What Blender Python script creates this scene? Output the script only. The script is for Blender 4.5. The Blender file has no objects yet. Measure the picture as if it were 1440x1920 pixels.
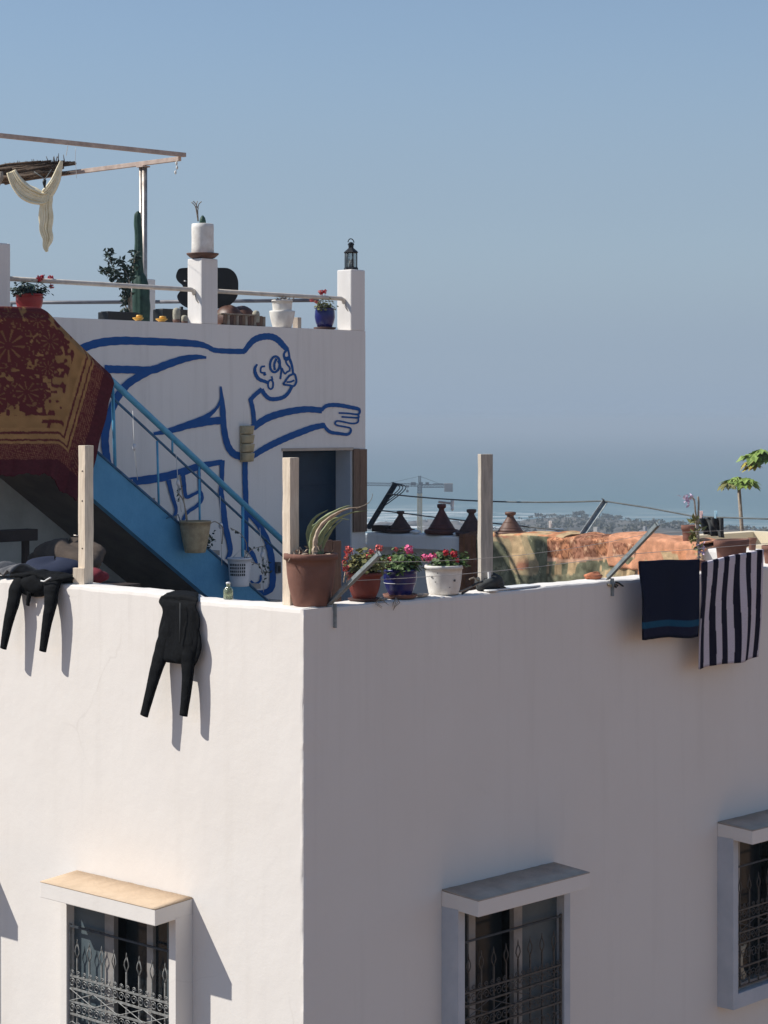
import bpy, bmesh, math, random
import numpy as np
from mathutils import Vector, Matrix
random.seed(7)
sc = bpy.context.scene
COL = sc.collection
R = math.radians

# ------------------------------------------------------------------ camera, sky, sun, exposure
E = 9.0                       # eye height above the street; every height below is given relative to the eye
F = 3944.0                    # focal length in photo pixels (photo is 1440 x 1920), horizon on row 787
cd = bpy.data.cameras.new('camera'); cam = bpy.data.objects.new('camera', cd); COL.objects.link(cam)
cam.location = (0, 0, E); cam.rotation_euler = (R(90), 0, 0)
cd.sensor_fit = 'VERTICAL'; cd.sensor_height = 36.0; cd.lens = F / 1920 * 36.0
cd.shift_y = -(960 - 787) / 1920
cd.clip_start = 0.1; cd.clip_end = 60000
sc.camera = cam

SUN_DIR = Vector((0.7214, -0.0366, -0.6916)).normalized()      # the way the light travels
SUN_EL = math.asin(-SUN_DIR.z)
SUN_AZ = math.atan2(-SUN_DIR.x, -SUN_DIR.y)                     # clockwise from +Y
w = bpy.data.worlds.new('World'); sc.world = w; w.use_nodes = True
nt = w.node_tree; nt.nodes.clear()
sky = nt.nodes.new('ShaderNodeTexSky'); sky.sky_type = 'NISHITA'; sky.sun_disc = False
sky.sun_elevation = SUN_EL; sky.sun_rotation = SUN_AZ
sky.altitude = 0; sky.air_density = 1.0; sky.dust_density = 0.1; sky.ozone_density = 3.0
# marine haze: an even grey-blue veil lies all round the horizon and thins out upwards
geo = nt.nodes.new('ShaderNodeTexCoord'); sep = nt.nodes.new('ShaderNodeSeparateXYZ'); nt.links.new(geo.outputs['Generated'], sep.inputs[0])
vr = nt.nodes.new('ShaderNodeValToRGB'); vr.color_ramp.interpolation = 'EASE'
nt.links.new(sep.outputs[2], vr.inputs[0])
VE = vr.color_ramp.elements
VE[0].position = 0.0; VE[0].color = (1.0,) * 3 + (1,); VE[1].position = 0.6; VE[1].color = (0.0,) * 3 + (1,)
for (p, v) in ((0.03, 0.96), (0.09, 0.74), (0.20, 0.36)):
    e = VE.new(p); e.color = (v, v, v, 1)
vm = nt.nodes.new('ShaderNodeMix'); vm.data_type = 'RGBA'; nt.links.new(vr.outputs[0], vm.inputs[0]); nt.links.new(sky.outputs[0], vm.inputs[6])
vm.inputs[7].default_value = (2.68, 3.42, 4.42, 1)
bg = nt.nodes.new('ShaderNodeBackground'); bg.inputs[1].default_value = 0.092
wo = nt.nodes.new('ShaderNodeOutputWorld')
nt.links.new(vm.outputs[2], bg.inputs[0]); nt.links.new(bg.outputs[0], wo.inputs[0])

sd = bpy.data.lights.new('sun', 'SUN'); sd.energy = 4.4; sd.angle = R(0.53); sd.color = (1.0, 0.958, 0.885)
sun = bpy.data.objects.new('sun', sd); COL.objects.link(sun)
sun.rotation_euler = SUN_DIR.to_track_quat('-Z', 'Y').to_euler(); sun.location = (-30, 2, 40)

sc.view_settings.view_transform = 'Standard'; sc.view_settings.look = 'None'
sc.view_settings.gamma = 1.0; sc.view_settings.use_curve_mapping = False
sc.view_settings.exposure = 0.30
sc.render.engine = 'CYCLES'
sc.cycles.use_denoising = True
sc.cycles.max_bounces = 8; sc.cycles.diffuse_bounces = 4; sc.cycles.volume_bounces = 0
sc.cycles.sample_clamp_indirect = 6.0

# ------------------------------------------------------------------ frames
# house frame: b runs along the shaded wall, a along the sunlit wall (both away from the corner), h up from the eye
TH = R(46.8)
RX = Vector((math.cos(TH), math.sin(TH), 0)); LX = Vector((-math.sin(TH), math.cos(TH), 0))
C0 = Vector((-0.525, 13.8, E))
def HW(p): return C0 + RX * p[0] + LX * p[1] + Vector((0, 0, p[2]))
def WH(q):
    d = Vector(q) - C0
    return (d.dot(RX), d.dot(LX), d.z)
def ray(x, y): return Vector(((x - 720) / F, 1.0, (787 - y) / F))
def onA(x, y, a):
    d = ray(x, y); o = Vector((0, 0, E)) - C0
    t = (a - o.dot(LX)) / d.dot(LX); return WH(Vector((0, 0, E)) + d * t)
def onB(x, y, b):
    d = ray(x, y); o = Vector((0, 0, E)) - C0
    t = (b - o.dot(RX)) / d.dot(RX); return WH(Vector((0, 0, E)) + d * t)
def onY(x, y, Y): return WH(Vector((0, 0, E)) + ray(x, y) * Y)
def wY(x, y, Y):
    d = ray(x, y) * Y; return (d.x, d.y, d.z)
def bA(x, a): return onA(x, 787, a)[0]
def aB(x, b): return onB(x, 787, b)[1]
PXA = lambda b, a: F / (C0.y + RX.y * b + LX.y * a)            # photo pixels per metre at a place

# ------------------------------------------------------------------ materials
MATS = {}
def mat(name, c1, c2=None, scale=5.0, rough=0.8, bump=0.0, bscale=60.0, metal=0.0, spec=0.3, contrast=0.5, attr=False, trans=0.0, stretch=None, sss=0.0, alpha=1.0, detail=4.0):
    if name in MATS: return MATS[name]
    m = bpy.data.materials.new(name); m.use_nodes = True; n = m.node_tree; P = n.nodes['Principled BSDF']
    P.inputs['Roughness'].default_value = rough; P.inputs['Metallic'].default_value = metal
    P.inputs['Specular IOR Level'].default_value = spec
    if trans: P.inputs['Transmission Weight'].default_value = trans
    tc = n.nodes.new('ShaderNodeTexCoord'); src = tc.outputs['Object']
    if stretch:
        mp = n.nodes.new('ShaderNodeMapping'); mp.inputs['Scale'].default_value = stretch
        n.links.new(src, mp.inputs[0]); src = mp.outputs[0]
    c1 = (*c1, 1)
    nz = n.nodes.new('ShaderNodeTexNoise'); nz.inputs['Scale'].default_value = scale; nz.inputs['Detail'].default_value = detail
    nz.inputs['Roughness'].default_value = 0.62
    n.links.new(src, nz.inputs['Vector'])
    rp = n.nodes.new('ShaderNodeValToRGB')
    rp.color_ramp.elements[0].position = 0.5 - 0.5 * contrast * 0.6; rp.color_ramp.elements[1].position = 0.5 + 0.5 * contrast * 0.6
    n.links.new(nz.outputs['Fac'], rp.inputs[0])
    if attr:
        at = n.nodes.new('ShaderNodeAttribute'); at.attribute_name = 'Col'
        mx = n.nodes.new('ShaderNodeMix'); mx.data_type = 'RGBA'; mx.blend_type = 'MULTIPLY'; mx.inputs[0].default_value = 0.35
        rp.color_ramp.elements[0].color = (0.55, 0.55, 0.55, 1); rp.color_ramp.elements[1].color = (1, 1, 1, 1)
        n.links.new(at.outputs['Color'], mx.inputs[6]); n.links.new(rp.outputs[0], mx.inputs[7])
        n.links.new(mx.outputs[2], P.inputs['Base Color'])
    else:
        c2 = (*c2, 1) if c2 else tuple(min(1, v * 0.86) for v in c1[:3]) + (1,)
        rp.color_ramp.elements[0].color = c2; rp.color_ramp.elements[1].color = c1
        n.links.new(rp.outputs[0], P.inputs['Base Color'])
    if bump:
        nb = n.nodes.new('ShaderNodeTexNoise'); nb.inputs['Scale'].default_value = bscale; nb.inputs['Detail'].default_value = 3
        n.links.new(src, nb.inputs['Vector'])
        bp = n.nodes.new('ShaderNodeBump'); bp.inputs['Strength'].default_value = bump; bp.inputs['Distance'].default_value = 0.01
        n.links.new(nb.outputs['Fac'], bp.inputs['Height']); n.links.new(bp.outputs[0], P.inputs['Normal'])
    MATS[name] = m
    return m

def plaster(name, c, stain, amount=0.25, seed=0.0):
    """lime plaster: trowel waves, fine grit, broad faint discolouring and thin run-off streaks"""
    m = bpy.data.materials.new(name); m.use_nodes = True; n = m.node_tree; P = n.nodes['Principled BSDF']
    P.inputs['Roughness'].default_value = 0.93; P.inputs['Specular IOR Level'].default_value = 0.12
    tc = n.nodes.new('ShaderNodeTexCoord')
    def noise(scale, detail, st=None, rough=0.55):
        z = n.nodes.new('ShaderNodeTexNoise'); z.inputs['Scale'].default_value = scale; z.inputs['Detail'].default_value = detail
        z.inputs['Roughness'].default_value = rough
        mp = n.nodes.new('ShaderNodeMapping'); mp.inputs['Scale'].default_value = st or (1, 1, 1); mp.inputs['Location'].default_value = (seed, seed * 2, seed)
        n.links.new(tc.outputs['Object'], mp.inputs[0]); n.links.new(mp.outputs[0], z.inputs['Vector']); return z
    def ramp(z, p0, p1):
        r = n.nodes.new('ShaderNodeMapRange'); r.inputs[1].default_value = p0; r.inputs[2].default_value = p1
        n.links.new(z.outputs['Fac'], r.inputs[0]); return r
    def mix(fac, A, Bc, k):
        x = n.nodes.new('ShaderNodeMix'); x.data_type = 'RGBA'
        mu = n.nodes.new('ShaderNodeMath'); mu.operation = 'MULTIPLY'; mu.inputs[1].default_value = k
        n.links.new(fac.outputs[0], mu.inputs[0]); n.links.new(mu.outputs[0], x.inputs[0])
        if isinstance(A, tuple): x.inputs[6].default_value = A
        else: n.links.new(A, x.inputs[6])
        x.inputs[7].default_value = Bc
        return x.outputs[2]
    base = mix(ramp(noise(0.9, 5), 0.42, 0.72), (*c, 1), (*stain, 1), amount)
    base = mix(ramp(noise(1.0, 4, (6, 6, 0.35)), 0.55, 0.8), base, tuple(v * 0.82 for v in stain) + (1,), amount * 0.8)
    base = mix(ramp(noise(16, 4), 0.6, 0.78), base, tuple(v * 0.9 for v in stain) + (1,), amount * 0.5)
    # hairline cracks, only in a few patches, and thin rain streaks that start at the wall top
    vo = n.nodes.new('ShaderNodeTexVoronoi'); vo.feature = 'DISTANCE_TO_EDGE'; vo.inputs['Scale'].default_value = 0.55
    dst = n.nodes.new('ShaderNodeMix'); dst.data_type = 'VECTOR'; dst.inputs[0].default_value = 0.16
    n.links.new(tc.outputs['Object'], dst.inputs[4]); n.links.new(noise(3.0, 4).outputs['Color'], dst.inputs[5]); n.links.new(dst.outputs[1], vo.inputs['Vector'])
    cr = n.nodes.new('ShaderNodeMapRange'); cr.inputs[1].default_value = 0.0; cr.inputs[2].default_value = 0.0035; cr.inputs[3].default_value = 1.0; cr.inputs[4].default_value = 0.0
    n.links.new(vo.outputs['Distance'], cr.inputs[0])
    cm = n.nodes.new('ShaderNodeMath'); cm.operation = 'MULTIPLY'; n.links.new(cr.outputs[0], cm.inputs[0]); n.links.new(ramp(noise(0.7, 2), 0.54, 0.66).outputs[0], cm.inputs[1])
    base = mix(cm, base, tuple(v * 0.72 for v in stain) + (1,), 0.22)
    sx = n.nodes.new('ShaderNodeSeparateXYZ'); n.links.new(tc.outputs['Object'], sx.inputs[0])
    fall = n.nodes.new('ShaderNodeMapRange'); fall.inputs[1].default_value = 6.6; fall.inputs[2].default_value = 7.8; n.links.new(sx.outputs[2], fall.inputs[0])
    st = n.nodes.new('ShaderNodeMath'); st.operation = 'MULTIPLY'; n.links.new(fall.outputs[0], st.inputs[0]); n.links.new(ramp(noise(1.0, 5, (11, 11, 0.5), 0.7), 0.52, 0.72).outputs[0], st.inputs[1])
    base = mix(st, base, tuple(v * 0.78 for v in stain) + (1,), 0.22)
    n.links.new(base, P.inputs['Base Color'])
    b1 = n.nodes.new('ShaderNodeBump'); b1.inputs['Strength'].default_value = 0.2; b1.inputs['Distance'].default_value = 0.03
    n.links.new(noise(2.6, 3).outputs['Fac'], b1.inputs['Height'])
    b2 = n.nodes.new('ShaderNodeBump'); b2.inputs['Strength'].default_value = 0.25; b2.inputs['Distance'].default_value = 0.004
    n.links.new(noise(45, 4, None, 0.7).outputs['Fac'], b2.inputs['Height']); n.links.new(b1.outputs[0], b2.inputs['Normal'])
    n.links.new(b2.outputs[0], P.inputs['Normal'])
    MATS[name] = m; return m

M_PL = plaster('white_plaster', (0.785, 0.74, 0.69), (0.68, 0.62, 0.555), 0.24)
M_PL2 = plaster('upper_plaster', (0.77, 0.74, 0.71), (0.65, 0.61, 0.57), 0.3, 3.0)
M_DUST = mat('dusty_cement', (0.62, 0.47, 0.33), (0.50, 0.37, 0.25), 7, 0.95, 0.4, 50, contrast=0.9)
M_GREY = mat('grey_cement', (0.50, 0.42, 0.345), (0.40, 0.335, 0.28), 6, 0.95, 0.4, 50)
M_FRAME = mat('blue_grey_paint', (0.53, 0.55, 0.585), (0.46, 0.49, 0.53), 5, 0.75, 0.15, 40)
M_TERR = mat('terrace_cement', (0.42, 0.38, 0.34), (0.32, 0.29, 0.26), 2.0, 0.9, 0.2, 40)
M_BLUE = mat('stair_blue_paint', (0.105, 0.32, 0.52), (0.068, 0.235, 0.41), 5.0, 0.7, 0.25, 30, contrast=1.0, detail=9.0)
M_RAILB = mat('rail_blue_paint', (0.11, 0.40, 0.62), (0.07, 0.27, 0.45), 14, 0.45, contrast=0.9)
M_DKBLUE = mat('thin_rail_paint', (0.05, 0.14, 0.26), (0.03, 0.08, 0.15), 20, 0.5)
M_MURAL = mat('mural_blue', (0.006, 0.09, 0.32), (0.004, 0.068, 0.25), 9, 0.7, contrast=0.9)
M_DOOR = mat('navy_door_paint', (0.008, 0.03, 0.062), (0.005, 0.022, 0.048), 6, 0.45, 0.05)
M_WOODP = mat('pale_post_wood', (0.88, 0.755, 0.60), (0.55, 0.45, 0.34), 6, 0.85, 0.5, 30, contrast=1.0, stretch=(9, 9, 1.0))
M_WOODG = mat('grey_weathered_post', (0.62, 0.555, 0.47), (0.32, 0.285, 0.24), 6, 0.9, 0.5, 30, contrast=1.0, stretch=(9, 9, 1.0))
M_WOODB = mat('brown_board_wood', (0.25, 0.165, 0.115), (0.13, 0.08, 0.055), 5, 0.8, 0.3, 25, contrast=0.9, stretch=(12, 12, 1.2))
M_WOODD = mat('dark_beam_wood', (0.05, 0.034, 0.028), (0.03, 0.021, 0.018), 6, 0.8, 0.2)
M_PERG = mat('weathered_pergola_wood', (0.52, 0.42, 0.36), (0.36, 0.28, 0.24), 8, 0.8, 0.2, 40)
M_REED = mat('dry_reed', (0.13, 0.09, 0.06), (0.055, 0.038, 0.028), 30, 0.9)
M_PIPE = mat('pale_pipe_paint', (0.66, 0.61, 0.54), (0.52, 0.46, 0.40), 10, 0.5)
M_PIPED = mat('grey_pipe_paint', (0.20, 0.20, 0.22), (0.14, 0.14, 0.16), 10, 0.5)
M_PIPEM = mat('galvanised_pipe', (0.46, 0.42, 0.38), (0.30, 0.26, 0.23), 12, 0.35, metal=0.5)
M_IRON = mat('grey_angle_iron', (0.32, 0.37, 0.38), (0.20, 0.22, 0.22), 16, 0.55, 0.1, metal=0.2)
M_IROND = mat('dark_angle_iron', (0.06, 0.075, 0.09), (0.04, 0.045, 0.055), 16, 0.6, metal=0.2)
M_GRILSH = mat('shaded_brown_grille', (0.14, 0.125, 0.11), (0.05, 0.042, 0.036), 35, 0.6, contrast=1.0)  # brown grille colour with the shade of the shaded wall put in
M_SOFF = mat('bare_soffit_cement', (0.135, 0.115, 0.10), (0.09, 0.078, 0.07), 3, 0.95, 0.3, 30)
M_STAIRSHADE = mat('painted_shade_grey', (0.42, 0.445, 0.44), (0.32, 0.34, 0.335), 2.5, 0.95, 0.3, 30)  # shade below the stair, put into a wall colour
M_GRILL = mat('old_white_grille_paint', (0.36, 0.37, 0.36), (0.10, 0.092, 0.082), 35, 0.55, contrast=1.0)
M_ALU = mat('window_sash_paint', (0.33, 0.31, 0.29), (0.25, 0.235, 0.22), 8, 0.5)
M_GLASS = mat('dark_window_glass', (0.012, 0.018, 0.022), (0.009, 0.013, 0.016), 2, 0.15, spec=0.25)
M_SHUT = mat('slate_shutter', (0.10, 0.128, 0.142), (0.075, 0.098, 0.11), 3, 0.4, spec=0.2)
M_CURT = mat('cream_curtain', (0.62, 0.55, 0.42), (0.5, 0.42, 0.3), 9, 0.9)
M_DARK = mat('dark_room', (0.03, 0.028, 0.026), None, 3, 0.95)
M_TC = mat('terracotta', (0.235, 0.115, 0.085), (0.16, 0.078, 0.058), 9, 0.85, 0.2, 60, contrast=0.9)
M_TCD = mat('dark_clay', (0.09, 0.044, 0.038), (0.055, 0.03, 0.027), 8, 0.7, 0.15)
M_TCB = mat('brown_glazed_clay', (0.19, 0.10, 0.07), (0.11, 0.06, 0.045), 8, 0.55, 0.15)
M_TAGR = mat('red_brown_clay', (0.11, 0.034, 0.028), (0.065, 0.022, 0.02), 8, 0.6, 0.15)
M_REDP = mat('red_pot_glaze', (0.40, 0.045, 0.045), (0.28, 0.03, 0.032), 6, 0.4)
M_REDC = mat('red_clay_pot', (0.22, 0.05, 0.036), (0.15, 0.034, 0.027), 7, 0.6, 0.1)
M_BLUEP = mat('cobalt_pot_glaze', (0.012, 0.018, 0.16), (0.009, 0.012, 0.10), 6, 0.3, spec=0.5)
M_WHP = mat('white_pot_paint', (0.80, 0.78, 0.74), (0.62, 0.58, 0.52), 12, 0.7, 0.1, 50, contrast=0.7)
M_BEIGE = mat('straw_bucket', (0.40, 0.32, 0.20), (0.29, 0.225, 0.14), 18, 0.85, 0.3, 60)
M_PLAST = mat('white_plastic', (0.68, 0.68, 0.70), (0.60, 0.60, 0.63), 6, 0.45)
M_SOIL = mat('potting_soil', (0.08, 0.055, 0.04), (0.045, 0.03, 0.022), 40, 0.95, 0.6, 60)
M_LEAF = mat('geranium_leaf', (0.11, 0.17, 0.05), (0.055, 0.10, 0.03), 30, 0.6, contrast=1.0)
M_LEAFO = mat('olive_dry_leaf', (0.26, 0.24, 0.09), (0.13, 0.14, 0.045), 25, 0.7, contrast=1.0)
M_LEAFD = mat('dark_shrub_leaf', (0.028, 0.055, 0.04), (0.014, 0.03, 0.024), 25, 0.55, contrast=1.0)
M_LEAFP = mat('papaya_leaf', (0.31, 0.42, 0.10), (0.13, 0.21, 0.045), 9, 0.5, contrast=1.0)
M_LEAFY = mat('yellowing_leaf', (0.46, 0.40, 0.07), (0.28, 0.22, 0.05), 9, 0.6, contrast=1.0)
M_CACT = mat('dusty_green_cactus', (0.034, 0.085, 0.062), (0.018, 0.048, 0.038), 14, 0.6, 0.2)
M_CACTP = mat('pale_hairy_cactus', (0.42, 0.40, 0.32), (0.30, 0.28, 0.22), 30, 0.9, 0.4)
M_ALOE = mat('dry_aloe', (0.38, 0.42, 0.21), (0.13, 0.17, 0.085), 9, 0.6, 0.2, 30, contrast=1.0)
M_DRY = mat('dry_husk', (0.56, 0.45, 0.34), (0.34, 0.25, 0.18), 20, 0.9)
M_TWIG = mat('grey_twig', (0.36, 0.31, 0.25), (0.22, 0.18, 0.14), 20, 0.9)
M_PINK = mat('pink_petal', (0.86, 0.18, 0.34), (0.66, 0.08, 0.22), 40, 0.6)
M_CORAL = mat('coral_petal', (0.80, 0.20, 0.17), (0.58, 0.10, 0.10), 40, 0.6)
M_REDF = mat('red_petal', (0.60, 0.03, 0.05), (0.38, 0.02, 0.035), 40, 0.6)
M_LILAC = mat('lilac_petal', (0.62, 0.50, 0.64), (0.50, 0.34, 0.45), 40, 0.6)
M_NEO = mat('black_neoprene', (0.0065, 0.007, 0.008), (0.004, 0.0045, 0.0055), 20, 0.85, 0.5, 30, contrast=0.9, spec=0.08)
M_GREYC = mat('grey_cloth', (0.15, 0.15, 0.155), (0.10, 0.10, 0.105), 20, 0.9, 0.3, 90)
M_DKC = mat('charcoal_cloth', (0.05, 0.055, 0.055), (0.032, 0.034, 0.036), 12, 0.85, 0.25, 70)
M_CREAMC = mat('cream_cotton', (0.84, 0.76, 0.56), (0.74, 0.64, 0.43), 14, 0.9, 0.2, 80)
M_COLC = mat('woven_carpet', (1, 1, 1), attr=True, scale=160, rough=0.97, bump=0.5, bscale=260, spec=0.05)
M_COLB = mat('fluffy_blanket', (1, 1, 1), attr=True, scale=60, rough=0.97, bump=0.7, bscale=120, spec=0.05)
M_COLT = mat('terry_towel', (1, 1, 1), attr=True, scale=120, rough=0.98, bump=0.5, bscale=300, spec=0.05)
M_ORANGE = mat('orange_fleece', (0.66, 0.25, 0.13), (0.52, 0.18, 0.09), 30, 0.95, 0.5, 80)
M_BLACK = mat('black_paint', (0.012, 0.014, 0.017), (0.008, 0.009, 0.011), 10, 0.5)
M_LGLASS = mat('lantern_glass', (0.5, 0.55, 0.56), (0.42, 0.47, 0.48), 5, 0.08, trans=0.85)
M_BOTTLE = mat('pale_green_glass', (0.62, 0.68, 0.52), (0.52, 0.58, 0.42), 5, 0.08, trans=0.8)
M_BRLEA = mat('brown_leather', (0.12, 0.058, 0.04), (0.08, 0.04, 0.03), 8, 0.45, 0.1)
M_YEL = mat('yellow_glaze', (0.80, 0.47, 0.09), (0.66, 0.34, 0.06), 8, 0.4)
M_STONEL = mat('sand_lamp_clay', (0.50, 0.42, 0.27), (0.38, 0.31, 0.19), 10, 0.85, 0.25, 30)
M_WIRE = mat('line_wire', (0.14, 0.16, 0.16), (0.09, 0.10, 0.10), 10, 0.6)
M_WIREW = mat('pale_line_wire', (0.50, 0.46, 0.42), None, 10, 0.6)
M_STRING = mat('white_string', (0.66, 0.65, 0.62), None, 10, 0.9)
M_PEGP = mat('pink_peg', (0.82, 0.60, 0.58), None, 8, 0.5)
M_PEGB = mat('blue_peg', (0.45, 0.72, 0.85), None, 8, 0.5)
M_PEGW = mat('white_peg', (0.80, 0.80, 0.78), None, 8, 0.5)
M_NAVYC = mat('navy_cloth', (0.015, 0.022, 0.05), None, 10, 0.9)
M_REDCL = mat('crimson_cloth', (0.16, 0.018, 0.03), None, 10, 0.9)
M_BROWNC = mat('brown_cloth', (0.10, 0.075, 0.058), (0.06, 0.045, 0.036), 6, 0.95, 0.3, 40)

# ------------------------------------------------------------------ mesh builder
BASE = {}
def uniq(v): return Vector(v)
class MB:
    def __init__(s): s.v = []; s.f = []; s.sm = []; s.mi = []; s.col = None
    def add(s, pts, faces, smooth=False, mi=0):
        o = len(s.v); s.v += [tuple(p) for p in pts]
        for f in faces: s.f.append(tuple(i + o for i in f)); s.sm.append(smooth); s.mi.append(mi)
        return o
    def box(s, p0, p1, mi=0):
        (x0, y0, z0), (x1, y1, z1) = p0, p1
        s.add([(x0, y0, z0), (x1, y0, z0), (x1, y1, z0), (x0, y1, z0), (x0, y0, z1), (x1, y0, z1), (x1, y1, z1), (x0, y1, z1)],
              [(0, 3, 2, 1), (4, 5, 6, 7), (0, 1, 5, 4), (1, 2, 6, 5), (2, 3, 7, 6), (3, 0, 4, 7)], mi=mi); return s
    def obox(s, c, size, rot=(0, 0, 0), taper=1.0):
        from mathutils import Euler
        M = Euler(rot).to_matrix(); x, y, z = [q / 2 for q in size]; P = []
        for k in (-1, 1):
            t = taper if k > 0 else 1
            for (i, j) in ((-1, -1), (1, -1), (1, 1), (-1, 1)): P.append(tuple(Vector(c) + M @ Vector((i * x * t, j * y * t, k * z))))
        s.add(P, [(0, 3, 2, 1), (4, 5, 6, 7), (0, 1, 5, 4), (1, 2, 6, 5), (2, 3, 7, 6), (3, 0, 4, 7)]); return s
    def beam(s, p, q, w, h=None, up=(0, 0, 1), roll=0.0):
        h = h or w; p = Vector(p); q = Vector(q); d = (q - p).normalized(); u = Vector(up)
        if abs(d.dot(u)) > 0.97: u = Vector((1, 0, 0))
        x = d.cross(u).normalized(); y = x.cross(d).normalized()
        if roll: x, y = x * math.cos(roll) + y * math.sin(roll), y * math.cos(roll) - x * math.sin(roll)
        P = []
        for c in (p, q):
            for (i, j) in ((-1, -1), (1, -1), (1, 1), (-1, 1)): P.append(tuple(c + x * (i * w / 2) + y * (j * h / 2)))
        s.add(P, [(0, 3, 2, 1), (4, 5, 6, 7), (0, 1, 5, 4), (1, 2, 6, 5), (2, 3, 7, 6), (3, 0, 4, 7)]); return s
    def tube(s, pts, rad, n=8, cap=True, side=None, smooth=True):
        pts = [Vector(p) for p in pts]; N = len(pts)
        if not isinstance(rad, (list, tuple)): rad = [rad] * N
        prev = None; rings = []
        for i, p in enumerate(pts):
            d = (pts[min(i + 1, N - 1)] - pts[max(i - 1, 0)])
            d = d.normalized() if d.length > 1e-9 else Vector((0, 0, 1))
            if side is not None: x = Vector(side)
            elif prev is None: x = Vector((1, 0, 0)) if abs(d.x) < 0.8 else Vector((0, 1, 0))
            else: x = prev
            x = (x - d * x.dot(d)).normalized(); prev = x; y = d.cross(x)
            r = rad[i]; r1, r2 = r if isinstance(r, tuple) else (r, r)
            rings.append([tuple(p + x * (r1 * math.cos(2 * math.pi * k / n)) + y * (r2 * math.sin(2 * math.pi * k / n))) for k in range(n)])
        P = [q for g in rings for q in g]; Fc = []
        for i in range(N - 1):
            for k in range(n):
                k2 = (k + 1) % n; Fc.append((i * n + k, i * n + k2, (i + 1) * n + k2, (i + 1) * n + k))
        s.add(P, Fc, smooth)
        if cap:
            s.add(rings[0], [tuple(range(n))[::-1]]); s.add(rings[-1], [tuple(range(n))])
        return s
    def lathe(s, c, prof, n=28, wob=0.0, seed=0, smooth=True, el=(1, 1), rot=0.0):
        rng = random.Random(seed); P = []
        ph = [rng.uniform(0, 6.28) for _ in range(3)]
        for (r, h) in prof:
            for k in range(n):
                t = 2 * math.pi * k / n; q = r * (1 + wob * (math.sin(2 * t + ph[0]) + 0.6 * math.sin(3 * t + ph[1] + h * 9)))
                x, y = q * math.cos(t) * el[0], q * math.sin(t) * el[1]
                P.append((c[0] + x * math.cos(rot) - y * math.sin(rot), c[1] + x * math.sin(rot) + y * math.cos(rot), c[2] + h))
        Fc = []
        for i in range(len(prof) - 1):
            for k in range(n):
                k2 = (k + 1) % n; Fc.append((i * n + k, i * n + k2, (i + 1) * n + k2, (i + 1) * n + k))
        o = s.add(P, Fc, smooth)
        s.f.append(tuple(o + k for k in range(n))[::-1]); s.sm.append(False); s.mi.append(0)
        m = o + (len(prof) - 1) * n
        s.f.append(tuple(m + k for k in range(n))); s.sm.append(False); s.mi.append(0)
        return s
    def grid(s, fn, nu, nv, smooth=True, colfn=None):
        P = []; 
        if colfn is not None and s.col is None: s.col = []
        for j in range(nv + 1):
            for i in range(nu + 1):
                u, v = i / nu, j / nv; P.append(fn(u, v))
                if colfn is not None: s.col.append(colfn(u, v))
        Fc = [(j * (nu + 1) + i, j * (nu + 1) + i + 1, (j + 1) * (nu + 1) + i + 1, (j + 1) * (nu + 1) + i) for j in range(nv) for i in range(nu)]
        s.add(P, Fc, smooth); return s
    def disc(s, c, nrm, r, n=6, cup=0.2, rr=None):
        nrm = Vector(nrm).normalized(); x = nrm.orthogonal().normalized(); y = nrm.cross(x); c = Vector(c)
        a0 = random.uniform(0, 6.28)
        j = [random.uniform(0.72, 1.12) for _ in range(n)]
        P = [tuple(c)] + [tuple(c + x * (r * j[k] * math.cos(a0 + 2 * math.pi * k / n)) + y * ((rr or r) * j[k] * math.sin(a0 + 2 * math.pi * k / n)) + nrm * (r * cup * random.uniform(0.4, 1.4))) for k in range(n)]
        s.add(P, [(0, 1 + k, 1 + (k + 1) % n) for k in range(n)], False); return s
    def leaf(s, p, d, nrm, L, W, fold=0.2):
        p = Vector(p); d = Vector(d).normalized(); nrm = Vector(nrm); x = d.cross(nrm)
        x = x.normalized() if x.length > 1e-6 else d.orthogonal().normalized(); u = x.cross(d)
        P = [p, p + d * L * 0.45 + x * W / 2 + u * W * fold, p + d * L - u * L * 0.12, p + d * L * 0.45 - x * W / 2 + u * W * fold, p + d * L * 0.5]
        s.add([tuple(q) for q in P], [(0, 1, 4), (1, 2, 4), (2, 3, 4), (3, 0, 4)]); return s
    def blob(s, c, r, n=10, m=7, amp=0.15, seed=0, smooth=True):
        rng = random.Random(seed); ph = [rng.uniform(0, 6.28) for _ in range(6)]
        def fn(u, v):
            t = 2 * math.pi * u; q = math.pi * (v * 0.98 + 0.01)
            k = 1 + amp * (math.sin(2 * t + ph[0]) * math.sin(q * 2 + ph[1]) + 0.7 * math.sin(3 * t + ph[2]) * math.sin(3 * q + ph[3]) + 0.5 * math.sin(5 * t + ph[4]) * math.sin(4 * q + ph[5]))
            return (c[0] + r[0] * k * math.sin(q) * math.cos(t), c[1] + r[1] * k * math.sin(q) * math.sin(t), c[2] + r[2] * k * math.cos(q))
        return s.grid(fn, n, m, smooth)
    def build(s, name, m, parent=None, base=None, frame='h', bevel=0.0, solid=0.0, label=None, cat=None, group=None, kind=None, subdiv=0):
        if parent is not None: base, frame = BASE[parent.name]
        elif base is None: base = (0, 0, 0)
        bx, by, bz = base
        me = bpy.data.meshes.new(name)
        me.from_pydata([(p[0] - bx, p[1] - by, p[2] - bz) for p in s.v], [], s.f)
        for k, mm in enumerate(m if isinstance(m, (list, tuple)) else [m]): me.materials.append(mm)
        me.polygons.foreach_set('use_smooth', s.sm); me.polygons.foreach_set('material_index', s.mi)
        if s.col is not None:
            at = me.color_attributes.new('Col', 'FLOAT_COLOR', 'POINT')
            at.data.foreach_set('color', np.array([(*c, 1.0) for c in s.col], dtype=np.float32).ravel())
        bm = bmesh.new(); bm.from_mesh(me)
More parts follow.
